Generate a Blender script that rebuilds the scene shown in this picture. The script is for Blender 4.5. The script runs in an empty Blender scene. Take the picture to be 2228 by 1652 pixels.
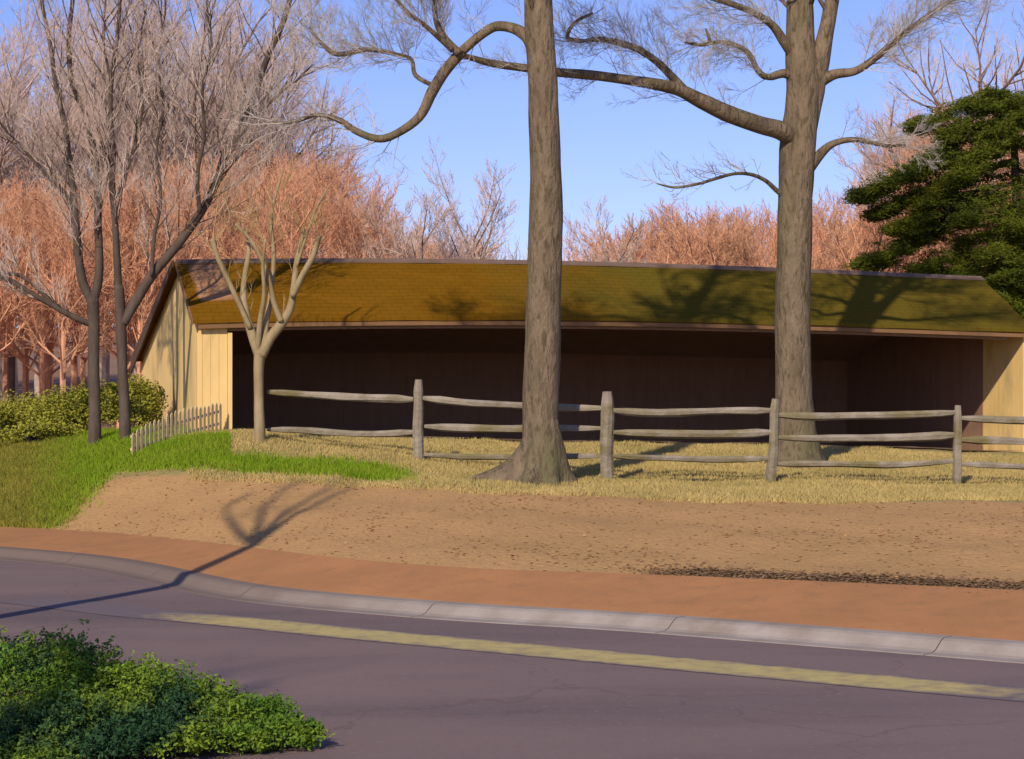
import bpy, math, random
import numpy as np
from mathutils import Vector, noise

S = bpy.context.scene
C = S.collection
R = math.radians
rng = np.random.default_rng(7)
random.seed(7)

# ------------------------------------------------------------------ camera, sky, sun
EYE = 2.4
FP = 4400.0            # focal length in units of a 2228 wide picture
HX, HY = 1114.0, 870.0
cd = bpy.data.cameras.new('camera')
cam = bpy.data.objects.new('camera', cd); C.objects.link(cam)
cam.location = (0, 0, EYE); cam.rotation_euler = (R(90), 0, 0)
cd.sensor_width = 36.0; cd.lens = 36.0 * FP / 2228.0
cd.shift_y = (HY - 826) / 2228.0
cd.clip_start = 0.1; cd.clip_end = 3000
S.camera = cam

AZ, EL = 19.0, 33.0    # the sun: degrees left of straight behind the camera, elevation
SUN = Vector((-math.sin(R(AZ)) * math.cos(R(EL)), -math.cos(R(AZ)) * math.cos(R(EL)), math.sin(R(EL))))
w = bpy.data.worlds.new('World'); S.world = w; w.use_nodes = True
nt = w.node_tree; bg = nt.nodes['Background']
sky = nt.nodes.new('ShaderNodeTexSky'); sky.sky_type = 'NISHITA'; sky.sun_disc = False
sky.sun_elevation = R(EL); sky.sun_rotation = math.atan2(SUN.x, SUN.y)
sky.altitude = 200; sky.air_density = 1.0; sky.dust_density = 0.3; sky.ozone_density = 3.0
tint = nt.nodes.new('ShaderNodeMix'); tint.data_type = 'RGBA'; tint.blend_type = 'MULTIPLY'; tint.inputs['Factor'].default_value = 1
ti = [q for q in tint.inputs if q.type == 'RGBA']; nt.links.new(sky.outputs[0], ti[0]); ti[1].default_value = (0.98, 0.93, 1.36, 1)
nt.links.new([q for q in tint.outputs if q.type == 'RGBA'][0], bg.inputs[0]); bg.inputs[1].default_value = 0.105
sl = bpy.data.lights.new('sun', 'SUN'); sl.energy = 4.2; sl.angle = R(0.9); sl.color = (1.0, 0.87, 0.68)
so = bpy.data.objects.new('sun', sl); C.objects.link(so)
so.rotation_euler = (-SUN).to_track_quat('-Z', 'Y').to_euler()
S.view_settings.view_transform = 'Standard'; S.view_settings.look = 'None'
S.view_settings.exposure = 0.0; S.view_settings.gamma = 1.0

# ------------------------------------------------------------------ helpers
def P(x, y, Y):        # a point seen at picture place (x, y) and standing Y metres away
    return Vector(((x - HX) / FP * Y, Y, EYE - (y - HY) / FP * Y))

def tag(o, label=None, cat=None, group=None, kind=None):
    if label: o['label'] = label
    if cat: o['category'] = cat
    if group: o['group'] = group
    if kind: o['kind'] = kind
    return o

def empty(name, loc, label, cat, group=None):
    o = bpy.data.objects.new(name, None); C.objects.link(o); o.location = loc
    o.empty_display_size = 0.3
    return tag(o, label, cat, group)

def np_mesh(name, V, F, m, parent=None, smooth=False, at=None):
    """V (n,3) array, F (k,3 or 4) array or list of arrays"""
    me = bpy.data.meshes.new(name)
    V = np.asarray(V, dtype=np.float32)
    Fs = F if isinstance(F, list) else [F]
    Fs = [np.asarray(f, dtype=np.int32) for f in Fs if len(f)]
    loops = np.concatenate([f.ravel() for f in Fs])
    sizes = np.concatenate([np.full(len(f), f.shape[1], np.int32) for f in Fs])
    starts = np.concatenate([[0], np.cumsum(sizes)[:-1]]).astype(np.int32)
    me.vertices.add(len(V)); me.vertices.foreach_set('co', V.ravel())
    me.loops.add(len(loops)); me.loops.foreach_set('vertex_index', loops)
    me.polygons.add(len(sizes)); me.polygons.foreach_set('loop_start', starts)
    me.polygons.foreach_set('loop_total', sizes)
    me.polygons.foreach_set('use_smooth', np.full(len(sizes), bool(smooth)))
    me.update(calc_edges=True); me.validate()
    me.materials.append(m)
    o = bpy.data.objects.new(name, me); C.objects.link(o)
    if parent is not None:
        o.parent = parent
        o.matrix_parent_inverse.identity()
        if at is None:
            L = np.array(parent.matrix_basis.translation if parent.parent is None else parent.location)
            V2 = V - np.array(world_loc(parent), dtype=np.float32)
            me.vertices.foreach_set('co', V2.astype(np.float32).ravel()); me.update()
    return o

def world_loc(o):
    v = Vector(o.location)
    while o.parent is not None:
        o = o.parent; v = v + o.location
    return v

class MB:
    def __init__(s): s.V = []; s.F3 = []; s.F4 = []
    def add(s, V, F):
        b = len(s.V); s.V += [tuple(v) for v in V]
        for f in F:
            f = tuple(b + i for i in f)
            (s.F3 if len(f) == 3 else s.F4).append(f)
    def tube(s, pts, rads, n=8, cap=True, lump=0.0, seed=0):
        pts = [Vector(p) for p in pts]; b = len(s.V); k = len(pts)
        up = Vector((0.3, 1, 0.2)).normalized()
        for i, p in enumerate(pts):
            t = (pts[min(i + 1, k - 1)] - pts[max(i - 1, 0)])
            if t.length < 1e-9: t = Vector((0, 0, 1))
            t.normalize()
            a = up - t * up.dot(t)
            if a.length < 1e-4: a = Vector((1, 0, 0)) - t * t.x
            a.normalize(); c = t.cross(a); up = a
            for j in range(n):
                an = 2 * math.pi * j / n; r = rads[i]
                q = a * math.cos(an) + c * math.sin(an)
                if lump:
                    r *= 1 + lump * noise.noise(Vector((p.x * .9 + q.x * 1.1 + seed, p.y + q.y * 1.1, p.z * .8))) \
                           + lump * .5 * noise.noise(Vector((p.x + q.x * 3 + seed, p.y + q.y * 3, p.z * 2.5)))
                s.V.append(tuple(p + q * r))
        for i in range(k - 1):
            for j in range(n):
                s.F4.append((b + i * n + j, b + i * n + (j + 1) % n, b + (i + 1) * n + (j + 1) % n, b + (i + 1) * n + j))
        if cap:
            for e, i in ((0, 0), (1, k - 1)):
                s.V.append(tuple(pts[i])); c = len(s.V) - 1
                for j in range(n):
                    q = (b + i * n + j, b + i * n + (j + 1) % n)
                    s.F3.append((q[1], q[0], c) if e == 0 else (q[0], q[1], c))
    def box(s, o, ax, ay, az):     # corner o and three edge vectors
        o, ax, ay, az = map(Vector, (o, ax, ay, az))
        V = [o, o + ax, o + ax + ay, o + ay, o + az, o + ax + az, o + ax + ay + az, o + ay + az]
        F = [(0, 3, 2, 1), (4, 5, 6, 7), (0, 1, 5, 4), (1, 2, 6, 5), (2, 3, 7, 6), (3, 0, 4, 7)]
        if ax.cross(ay).dot(az) < 0: F = [tuple(reversed(f)) for f in F]
        s.add(V, F)
    def build(s, name, m, parent=None, smooth=False):
        fs = []
        if s.F3: fs.append(np.array(s.F3))
        if s.F4: fs.append(np.array(s.F4))
        return np_mesh(name, np.array(s.V), fs, m, parent, smooth)

def spline(pts, rads, sub=5):
    pts = [Vector(p) for p in pts]; out = []; ro = []; k = len(pts)
    for i in range(k - 1):
        p0 = pts[max(i - 1, 0)]; p1 = pts[i]; p2 = pts[i + 1]; p3 = pts[min(i + 2, k - 1)]
        for j in range(sub):
            t = j / sub; t2 = t * t; t3 = t2 * t
            out.append(0.5 * ((2 * p1) + (p2 - p0) * t + (2 * p0 - 5 * p1 + 4 * p2 - p3) * t2 + (3 * p1 - p0 - 3 * p2 + p3) * t3))
            ro.append(rads[i] * (1 - t) + rads[i + 1] * t)
    out.append(pts[-1]); ro.append(rads[-1])
    return out, ro

# ------------------------------------------------------------------ materials
def mat(name, col, rough=0.85, col2=None, scale=3.0, bump=0.3, bscale=20.0, stretch=(1, 1, 1), col3=None, scale3=0.5,
        spec=0.25, bdist=0.02, detail=6.0, contrast=(0.35, 0.65), c3=(0.5, 0.62), speck=None, sscale=60, smin=.5, smax=.75):
    m = bpy.data.materials.new(name); m.use_nodes = True
    t = m.node_tree; n = t.nodes; l = t.links; b = n['Principled BSDF']
    b.inputs['Roughness'].default_value = rough
    b.inputs['Specular IOR Level'].default_value = spec
    tc = n.new('ShaderNodeTexCoord'); mp = n.new('ShaderNodeMapping'); mp.inputs['Scale'].default_value = stretch
    l.new(tc.outputs['Object'], mp.inputs[0])
    def nz(sc, det=detail):
        x = n.new('ShaderNodeTexNoise'); x.inputs['Scale'].default_value = sc; x.inputs['Detail'].default_value = det
        x.inputs['Roughness'].default_value = 0.62; l.new(mp.outputs[0], x.inputs[0]); return x
    col2 = col2 or tuple(c * 0.7 for c in col)
    def ramp(src, lo, hi):
        r = n.new('ShaderNodeMapRange'); r.inputs[1].default_value = lo; r.inputs[2].default_value = hi
        l.new(src, r.inputs[0]); return r.outputs[0]
    def mix(f, a, b_):
        x = n.new('ShaderNodeMix'); x.data_type = 'RGBA'
        l.new(f, x.inputs['Factor'])
        for s_, i in ((a, 'A'), (b_, 'B')):
            sock = [q for q in x.inputs if q.name == i and q.type == 'RGBA'][0]
            if isinstance(s_, tuple): sock.default_value = (*s_, 1)
            else: l.new(s_, sock)
        return [q for q in x.outputs if q.type == 'RGBA'][0]
    out = mix(ramp(nz(scale).outputs[0], *contrast), col, col2)
    if col3: out = mix(ramp(nz(scale3).outputs[0], *c3), out, col3)
    if speck: out = mix(ramp(nz(sscale, 2).outputs[0], smin, smax), out, speck)
    l.new(out, b.inputs['Base Color'])
    if bump:
        bn = n.new('ShaderNodeBump'); bn.inputs['Strength'].default_value = bump; bn.inputs['Distance'].default_value = bdist
        l.new(nz(bscale).outputs[0], bn.inputs['Height']); l.new(bn.outputs[0], b.inputs['Normal'])
    m['mix'] = 1
    return m, t, out, mix, ramp, nz

M = {}
def mk(key, *a, **k):
    M[key] = mat(key, *a, **k)[0]; return M[key]

mk('bark_big', (0.255, 0.19, 0.125), col2=(0.16, 0.12, 0.075), scale=3.5, stretch=(1, 1, .3), bump=1.0, bscale=13, bdist=.09, speck=(.12, .09, .055), sscale=12, smin=.52, smax=.66,
   col3=(0.14, 0.135, 0.06), scale3=.7, c3=(.48, .68), spec=.1)
mk('bark_dark', (0.12, 0.085, 0.065), col2=(0.07, 0.05, 0.038), scale=6, stretch=(1, 1, .3), bump=.6, bscale=18)
mk('bark_pale', (0.36, 0.28, 0.16), col2=(0.24, 0.175, 0.08), scale=5, stretch=(1, 1, .4), bump=.4, bscale=20)
mk('bark_far', (0.23, 0.15, 0.11), col2=(0.17, 0.11, 0.08), scale=3)
mk('twig_grey', (0.50, 0.44, 0.38), col2=(0.40, 0.36, 0.32), scale=1.2, bump=0, spec=.1)
mk('twig_rose', (0.62, 0.45, 0.36), col2=(0.50, 0.38, 0.32), scale=.8, bump=0, spec=.1)
mk('twig_red', (0.69, 0.33, 0.19), col2=(0.54, 0.31, 0.185), scale=.35, bump=0, spec=.1)
mk('twig_mist', (0.60, 0.50, 0.43), col2=(0.55, 0.40, 0.32), scale=.6, bump=0, spec=.1)
mk('twig_gold', (0.30, 0.20, 0.06), col2=(0.40, 0.30, 0.15), scale=1.2, bump=0)
mk('rail_wood', (0.33, 0.28, 0.22), col2=(0.20, 0.165, 0.11), scale=4, stretch=(.6, .6, 1), bump=.9, bscale=14, bdist=.03, col3=(.17, .14, .06), scale3=1.2)
mk('asphalt', (0.215, 0.154, 0.138), col2=(0.19, 0.138, 0.126), scale=.5, stretch=(.35, 1, 1), bump=.5, bscale=60, bdist=.012, rough=.9, spec=.12, speck=(.30, .25, .23), sscale=38, smin=.62, smax=.75,
   col3=(0.14, 0.105, 0.105), scale3=.3, c3=(.45, .7))
mk('concrete', (0.33, 0.28, 0.24), col2=(0.26, 0.215, 0.175), scale=2.0, bump=.25, bscale=30, bdist=.015, spec=.12, col3=(.20, .15, .11), scale3=.25, c3=(.5, .65))
mk('shed_dark', (0.32, 0.19, 0.125), col2=(0.27, 0.16, 0.105), scale=2, stretch=(3, 3, .4), bump=.3, spec=.05)
mk('shed_under', (0.46, 0.29, 0.20), col2=(0.38, 0.24, 0.16), scale=3, spec=.05)
mk('trim_brown', (0.12, 0.075, 0.05), col2=(0.09, 0.055, 0.04), scale=5)
mk('eave_trim', (0.25, 0.13, 0.06), col2=(0.20, 0.11, 0.05), scale=1)
mk('ridge_trim', (0.20, 0.13, 0.10), col2=(0.15, 0.10, 0.07), scale=3)
mk('picket_paint', (0.62, 0.47, 0.25), col2=(0.46, 0.36, 0.2), scale=4, stretch=(2, 2, .5))
mk('shed_floor', (0.22, 0.14, 0.09), col2=(0.15, 0.10, 0.065), scale=2)
mk('dark_soil', (0.075, 0.05, 0.03), col2=(0.05, 0.035, 0.02), scale=3)
mk('leaf_green', (0.13, 0.21, 0.025), col2=(0.19, 0.24, 0.045), scale=1.2, bump=0, rough=.6)
mk('leaf_bush', (0.085, 0.165, 0.018), col2=(0.19, 0.27, 0.025), scale=2.2, bump=0, rough=.65, contrast=(.42, .58), col3=(.03, .075, .03), scale3=1.3, c3=(.5, .6), spec=.1)
mk('leaf_olive', (0.30, 0.30, 0.04), col2=(0.26, 0.25, 0.035), scale=.8, bump=0, rough=.7, spec=.1)
mk('needle', (0.125, 0.14, 0.012), col2=(0.045, 0.065, 0.008), scale=.9, bump=0, rough=.7, spec=.08)
mk('grass_green', (0.17, 0.285, 0.012), col2=(0.23, 0.30, 0.025), scale=.8, bump=0, spec=.05)
mk('grass_dry', (0.52, 0.39, 0.15), col2=(0.38, 0.30, 0.11), scale=.6, bump=0, spec=.05)
mk('leaf_litter', (0.50, 0.29, 0.12), col2=(0.36, 0.21, 0.09), scale=9, bump=0, spec=.05)
mk('grass_olive', (0.27, 0.235, 0.04), col2=(0.20, 0.20, 0.03), scale=.8, bump=0, spec=.05)
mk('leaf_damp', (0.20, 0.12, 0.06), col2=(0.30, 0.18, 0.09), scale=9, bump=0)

# ------------------------------------------------------------------ the lie of the land
cx = np.array([-900, 0, 300, 500, 700, 1034, 1400, 1700, 2228, 3100], float)
def row(y, z=None, Y=None):
    y = np.array(y, float)
    if z is not None:
        z = np.array(z, float) * np.ones(len(cx)); Y = (EYE - z) * FP / (y - HY)
    else:
        Y = np.array(Y, float); z = EYE - (y - HY) / FP * Y
    return Y, z
rK = row([1147, 1189, 1215, 1268, 1290, 1316, 1335, 1358, 1398, 1465], z=.13)
rW = row([1122, 1146, 1162, 1186, 1214, 1239, 1250, 1262, 1285, 1330], z=[.2, .25, .28, .32, .38, .38, .38, .38, .38, .38])
rT = row([1030, 1045, 1042, 1046, 1055, 1068, 1082, 1090, 1095, 1110], Y=[42.5, 38, 36, 34.5, 33.3, 31.5, 31, 30.8, 30, 30])
rF = row([985, 985, 968, 948, 975, 1018, 1053, 1050, 1062, 1070], Y=[46, 41, 38.3, 37.5, 36.7, 35.8, 34.5, 34.6, 34.9, 35.5])
TH = R(17.5); U = Vector((math.cos(TH), math.sin(TH), 0)); VV = Vector((-math.sin(TH), math.cos(TH), 0))
A0 = Vector((-6.22, 40.0, 0)); SL = 18.75
ys = np.array([950, 950, 938, 931, 943, 958, 963, 968, 984, 1000], float)
Ys = []
for x in cx:
    s = (x - HX) / FP
    L = (s * 40 + 6.22) / (math.cos(TH) - s * math.sin(TH)); Ys.append(40 + math.sin(TH) * L)
Ys[0] = 50; Ys[1] = 44; Ys[2] = 40.6; Ys = np.array(Ys); Ys[-1] = Ys[-2] + 2
rS = (Ys, EYE - (ys - HY) / FP * Ys)
rB = (Ys + 9, rS[1] - .25)
one = np.ones(len(cx))
rH = (95 * one, 2.6 * one); rI = (150 * one, 6.0 * one); rJ = (300 * one, 13 * one); rZ = (1200 * one, 10 * one)
ROWS = [(rK[0] - .35, -0.06 * one), (rK[0] - .06, 0.05 * one), (rK[0] + .1, rK[1] - .012), (rW[0], rW[1] - .012), rT, rF, rS, rB, rH, rI, rJ, rZ]
sx = (cx - HX) / FP
fs = np.linspace(sx[0] - .3, sx[-1] + .3, 400)
ker = np.exp(-np.linspace(-2, 2, 17) ** 2); ker /= ker.sum()
def tab(a):
    v = np.interp(fs, sx, a); vp = np.concatenate([np.full(8, v[0]), v, np.full(8, v[-1])])
    return np.convolve(vp, ker, 'valid')
TABY = [tab(r[0]) for r in ROWS]; TABZ = [tab(r[1]) for r in ROWS]
for _k in range(4):
    for _i in range(3): v = TABY[_k]; TABY[_k] = np.convolve(np.concatenate([np.full(8, v[0]), v, np.full(8, v[-1])]), ker, 'valid')
def G0(X, Y):
    X = np.asarray(X, float); Y = np.asarray(Y, float)
    s = X / np.maximum(Y, 1.0)
    s = np.where(Y < 1, np.sign(X) * .5, s)
    ry = [np.interp(s, fs, t) for t in TABY]; rz = [np.interp(s, fs, t) for t in TABZ]
    z = np.where(Y <= ry[0], rz[0], rz[-1])
    for k in range(len(ry) - 1):
        t = (Y - ry[k]) / (ry[k + 1] - ry[k])
        z = np.where((t > 0) & (t <= 1), rz[k] + (rz[k + 1] - rz[k]) * t, z)
    return z, ry
def G(X, Y):
    z, ry = G0(X, Y)
    zs = (z + G0(X, np.asarray(Y) - .5)[0] + G0(X, np.asarray(Y) + .5)[0] + G0(X, np.asarray(Y) - 1)[0] + G0(X, np.asarray(Y) + 1)[0]) / 5
    m = np.clip((Y - ry[3] - .2) / 1.2, 0, 1)
    bumpy = .035 * np.sin(X * 1.7 + Y * .6) * np.sin(Y * 1.3 - X * .5) + .02 * np.sin(X * 4.1 + 1) * np.sin(Y * 3.3 + X)
    return z * (1 - m) + (zs + bumpy) * m
def g(x, y): return float(G(np.array([x]), np.array([y]))[0])
def rowline(k, s): return np.interp(s, fs, TABY[k])

def axis(parts):
    out = []
    for a, b, st in parts: out += list(np.arange(a, b, st))
    return np.array(out + [parts[-1][1]])
ax_ = axis([(-900, -100, 80), (-100, -30, 5), (-30, -14, 1), (-14, 16, .3), (16, 40, 1.5), (40, 100, 6), (100, 900, 80)])
ay_ = axis([(-80, 0, 8), (0, 14, 1), (14, 58, .28), (58, 100, 1.5), (100, 300, 10), (300, 1200, 60)])
XX, YY = np.meshgrid(ax_, ay_); ZZ = G(XX, YY)
nx, ny = len(ax_), len(ay_)
idx = np.arange(nx * ny).reshape(ny, nx)
GF = np.stack([idx[:-1, :-1], idx[:-1, 1:], idx[1:, 1:], idx[1:, :-1]], -1).reshape(-1, 4)

# ground material: leafy bank, dry lawn, green growth, by zone weights stored on the sheet
def sm(a, b, x): t = np.clip((x - a) / (b - a), 0, 1); return t * t * (3 - 2 * t)
def green_w(X, Y):
    px = HX + FP * X / np.maximum(Y, 1); ry = [np.interp(X / np.maximum(Y, 1), fs, t) for t in TABY]
    left = sm(230, 120, px + (Y - ry[3]) * -28 + 60)          # green verge at the left
    mound = sm(960, 780, px) * sm(0.2, 1.0, Y - ry[4]) * sm(.3, -1.0, Y - ry[5] - np.where(px < 500, 1.0, -.9))
    return np.clip(np.maximum(left, mound), 0, 1) * (Y > ry[3]) * sm(2.5, .5, Y - ry[6])
def bank_w(X, Y):
    ry = [np.interp(X / np.maximum(Y, 1), fs, t) for t in TABY]
    return (1 - sm(-.2, .35, Y - ry[4])) * (Y > ry[1])
def far_w(X, Y):
    ry = [np.interp(X / np.maximum(Y, 1), fs, t) for t in TABY]
    return sm(1, 6, Y - ry[6])
def darker_w(X, Y):  # weight of a darker strip along the bank foot, right side
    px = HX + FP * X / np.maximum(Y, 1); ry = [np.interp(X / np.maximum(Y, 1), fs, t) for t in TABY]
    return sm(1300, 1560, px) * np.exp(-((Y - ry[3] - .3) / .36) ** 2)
mg = bpy.data.materials.new('ground'); mg.use_nodes = True
t = mg.node_tree; n = t.nodes; l = t.links; b = n['Principled BSDF']
b.inputs['Roughness'].default_value = .95; b.inputs['Specular IOR Level'].default_value = .1
tc = n.new('ShaderNodeTexCoord')
def gnz(sc, det=6):
    x = n.new('ShaderNodeTexNoise'); x.inputs['Scale'].default_value = sc; x.inputs['Detail'].default_value = det
    x.inputs['Roughness'].default_value = .65
    l.new(tc.outputs['Object'], x.inputs[0]); return x.outputs[0]
def gramp(s_, a, b_):
    x = n.new('ShaderNodeMapRange'); x.inputs[1].default_value = a; x.inputs[2].default_value = b_; l.new(s_, x.inputs[0]); return x.outputs[0]
def gmix(f, a, b_):
    x = n.new('ShaderNodeMix'); x.data_type = 'RGBA'; l.new(f, x.inputs['Factor'])
    for s_, i in ((a, 'A'), (b_, 'B')):
        sock = [q for q in x.inputs if q.name == i and q.type == 'RGBA'][0]
        if isinstance(s_, tuple): sock.default_value = (*s_, 1)
        else: l.new(s_, sock)
    return [q for q in x.outputs if q.type == 'RGBA'][0]
def attr(nm, wob=.5):
    a = n.new('ShaderNodeAttribute'); a.attribute_name = nm
    ad = n.new('ShaderNodeMath'); ad.operation = 'MULTIPLY_ADD'; l.new(gnz(2.2), ad.inputs[0]); ad.inputs[1].default_value = wob; 
    l.new(a.outputs['Fac'], ad.inputs[2])
    return gramp(ad.outputs[0], .5 + wob * .5 - .22, .5 + wob * .5 + .22)
lawn = gmix(gramp(gnz(.9), .35, .65), (0.43, 0.33, 0.125), (0.31, 0.25, 0.085))
lawn = gmix(gramp(gnz(14), .4, .7), lawn, (0.26, 0.2, 0.09))
bank = gmix(gramp(gnz(.6), .35, .65), (0.52, 0.305, 0.125), (0.45, 0.265, 0.11))
bank = gmix(gramp(gnz(18), .45, .75), bank, (0.33, 0.20, 0.09))
grn = gmix(gramp(gnz(1.5), .35, .65), (0.17, 0.20, 0.02), (0.24, 0.24, 0.04))
o_ = gmix(attr('bank'), lawn, bank)
o_ = gmix(attr('far'), o_, gmix(gramp(gnz(.3), .4, .6), (0.30, 0.17, 0.12), (0.25, 0.16, 0.09)))
o_ = gmix(attr('green'), o_, grn)
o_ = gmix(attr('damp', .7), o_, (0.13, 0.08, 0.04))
l.new(o_, b.inputs['Base Color'])
bn = n.new('ShaderNodeBump'); bn.inputs['Strength'].default_value = .7; bn.inputs['Distance'].default_value = .05
l.new(gnz(9, 8), bn.inputs['Height']); l.new(bn.outputs[0], b.inputs['Normal'])
GV = np.stack([XX.ravel(), YY.ravel(), ZZ.ravel()], -1)
go = np_mesh('ground', GV, GF, mg, smooth=True)
for nm, fn in (('green', green_w), ('bank', bank_w), ('far', far_w), ('damp', darker_w)):
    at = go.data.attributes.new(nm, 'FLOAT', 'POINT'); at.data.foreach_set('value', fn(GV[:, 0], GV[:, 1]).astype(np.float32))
tag(go, kind='structure')

ta = M['asphalt'].node_tree; na = ta.nodes; la = ta.links; ba = na['Principled BSDF']; src = ba.inputs['Base Color'].links[0].from_socket
tca = na.new('ShaderNodeTexCoord'); nza = na.new('ShaderNodeTexNoise'); nza.inputs['Scale'].default_value = 1.3; nza.inputs['Detail'].default_value = 6; la.new(tca.outputs['Object'], nza.inputs[0])
vm = na.new('ShaderNodeVectorMath'); vm.operation = 'MULTIPLY_ADD'; la.new(nza.outputs['Color'], vm.inputs[0]); vm.inputs[1].default_value = (1.2, 1.2, 0); la.new(tca.outputs['Object'], vm.inputs[2])
vo = na.new('ShaderNodeTexVoronoi'); vo.feature = 'DISTANCE_TO_EDGE'; vo.inputs['Scale'].default_value = .3; la.new(vm.outputs[0], vo.inputs[0])
mr_ = na.new('ShaderNodeMapRange'); mr_.inputs[1].default_value = .0; mr_.inputs[2].default_value = .006; mr_.inputs[3].default_value = .28; mr_.inputs[4].default_value = 0; la.new(vo.outputs['Distance'], mr_.inputs[0])
mxa = na.new('ShaderNodeMix'); mxa.data_type = 'RGBA'; qa = [q for q in mxa.inputs if q.type == 'RGBA']; la.new(mr_.outputs[0], mxa.inputs['Factor']); la.new(src, qa[0]); qa[1].default_value = (.06, .045, .045, 1)
la.new([q for q in mxa.outputs if q.type == 'RGBA'][0], ba.inputs['Base Color'])
# road: one sheet from behind the camera to the kerb
ss = np.linspace(-.62, .62, 160)
KY = rowline(2, ss)                              # kerb line (its back edge)
KP = np.stack([ss * KY, KY], -1)
tan = np.gradient(KP, axis=0); tan /= np.linalg.norm(tan, axis=1)[:, None]
nor = np.stack([tan[:, 1], -tan[:, 0]], -1)      # points to the road
def strip(off0, z0, off1, z1): 
    a = KP + nor * off0; c = KP + nor * off1
    return a, c
def sheet(name, A, B_, zA, zB, m, **k):
    nA = len(A); V = np.zeros((2 * nA, 3)); V[:nA, :2] = A; V[nA:, :2] = B_; V[:nA, 2] = zA; V[nA:, 2] = zB
    F = np.array([(i, i + 1, nA + i + 1, nA + i) for i in range(nA - 1)])
    o = np_mesh(name, V, F, m, **k); return o
near = np.stack([np.linspace(-45, 45, len(KP)), np.full(len(KP), -20.0)], -1)
near[:, 0] = np.linspace(KP[0, 0] - 5, KP[-1, 0] + 12, len(KP))
rd = sheet('road', near, KP + nor * .40, 0, 0, M['asphalt']); tag(rd, kind='structure')
# kerb with gutter: swept profile
prof = [(0.0, -.05), (0.0, .125), (.02, .130), (.20, .125), (.26, .105), (.38, .03), (.44, .012), (.62, .008), (.62, -.05)]
arc = np.concatenate([[0], np.cumsum(np.linalg.norm(np.diff(KP, axis=0), axis=1))])
V = []; F = []; a0_ = 0.0; base_ = 0
while a0_ < arc[-1] - .5:
    a1_ = min(a0_ + 3.0, arc[-1]); tt = np.linspace(a0_, a1_ - .009, 9)
    kp = np.stack([np.interp(tt, arc, KP[:, 0]), np.interp(tt, arc, KP[:, 1])], -1); kn = np.stack([np.interp(tt, arc, nor[:, 0]), np.interp(tt, arc, nor[:, 1])], -1)
    dz = .006 * math.sin(a0_ * 2.1)
    for o1, z1 in prof: q = kp + kn * o1; V.append(np.column_stack([q, np.full(9, z1 + (dz if z1 > .1 else 0))]))
    for a in range(len(prof) - 1): F += [(base_ + a * 9 + i, base_ + a * 9 + i + 1, base_ + (a + 1) * 9 + i + 1, base_ + (a + 1) * 9 + i) for i in range(8)]
    base_ += 9 * len(prof); a0_ = a1_
V = np.concatenate(V); nk = len(KP)
mk_, tk_, outk, mixk, rampk, nzk = mat('kerb_concrete', (0.36, 0.31, 0.27), col2=(0.28, 0.235, 0.195), scale=2.0, bump=.25, bscale=30, bdist=.015, spec=.12, col3=(.22, .165, .12), scale3=.25, c3=(.5, .65))
ak = tk_.nodes.new('ShaderNodeAttribute'); ak.attribute_name = 'dirt'  # kerb colour turns darker towards the left
tk_.links.new(mixk(ak.outputs['Fac'], outk, (0.17, 0.125, 0.10)), tk_.nodes['Principled BSDF'].inputs['Base Color'])
kb = np_mesh('kerb', V, np.array(F), mk_)
at = kb.data.attributes.new('dirt', 'FLOAT', 'POINT'); at.data.foreach_set('value', (sm(1150, 250, HX + FP * V[:, 0] / V[:, 1]) * .95).astype(np.float32)); tag(kb, kind='structure')
# reddish walk
mw = mat('walk', speck=(.26, .13, .055), sscale=30, smin=.6, smax=.8, col=(0.43, 0.205, 0.085), col2=(0.37, 0.18, 0.078), spec=.08, scale=1.0, bump=.4, bscale=35, bdist=.01, col3=(.32, .165, .075), scale3=3.0, c3=(.5, .75))[0]
WY = rowline(3, ss); WP = np.stack([ss * WY, WY], -1)
Vw = []; ns_ = 10
for j in range(ns_ + 1):
    f_ = j / ns_; q = (KP + nor * 0.003) * (1 - f_) + WP * f_
    Vw.append(np.column_stack([q, G0(q[:, 0], q[:, 1])[0] + .016 + (.012 if j == 0 else 0)]))
Vw[0][:, 2] = .128
Vw = np.concatenate(Vw)
Fw = np.array([(a * nk + i, a * nk + i + 1, (a + 1) * nk + i + 1, (a + 1) * nk + i) for a in range(ns_) for i in range(nk - 1)])
tag(np_mesh('footpath', Vw, Fw, mw, smooth=True), kind='structure')
# yellow road line
yl = [(60, 1306), (200, 1322), (300, 1334), (500, 1352), (800, 1382), (1114, 1411), (1500, 1447), (1800, 1474), (2228, 1512), (3000, 1580)]
yp = [P(x, y, EYE * FP / (y - HY)) for x, y in yl]
yp, _ = spline(yp, [0] * len(yp), 8)
yp = np.array([(p.x, p.y) for p in yp]); tn = np.gradient(yp, axis=0); tn /= np.linalg.norm(tn, axis=1)[:, None]
nn = np.stack([-tn[:, 1], tn[:, 0]], -1)
my, ty, outy, mixy, rampy, nzy = mat('line_paint', (0.50, 0.40, 0.15), col2=(0.44, 0.35, 0.14), scale=2.0, bump=.2, bscale=50, bdist=.01)
atn = ty.nodes.new('ShaderNodeAttribute'); atn.attribute_name = 'wear'
mm = ty.nodes.new('ShaderNodeMath'); mm.operation = 'ADD'; ty.links.new(atn.outputs['Fac'], mm.inputs[0]); ty.links.new(nzy(5).outputs[0], mm.inputs[1])
ty.links.new(mixy(rampy(mm.outputs[0], .66, 1.15), outy, (0.155, 0.12, 0.125)), ty.nodes['Principled BSDF'].inputs['Base Color'])
V = []; WR = []
cols = [-.40, -.30, -.15, 0, .15, .30, .40]
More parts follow.
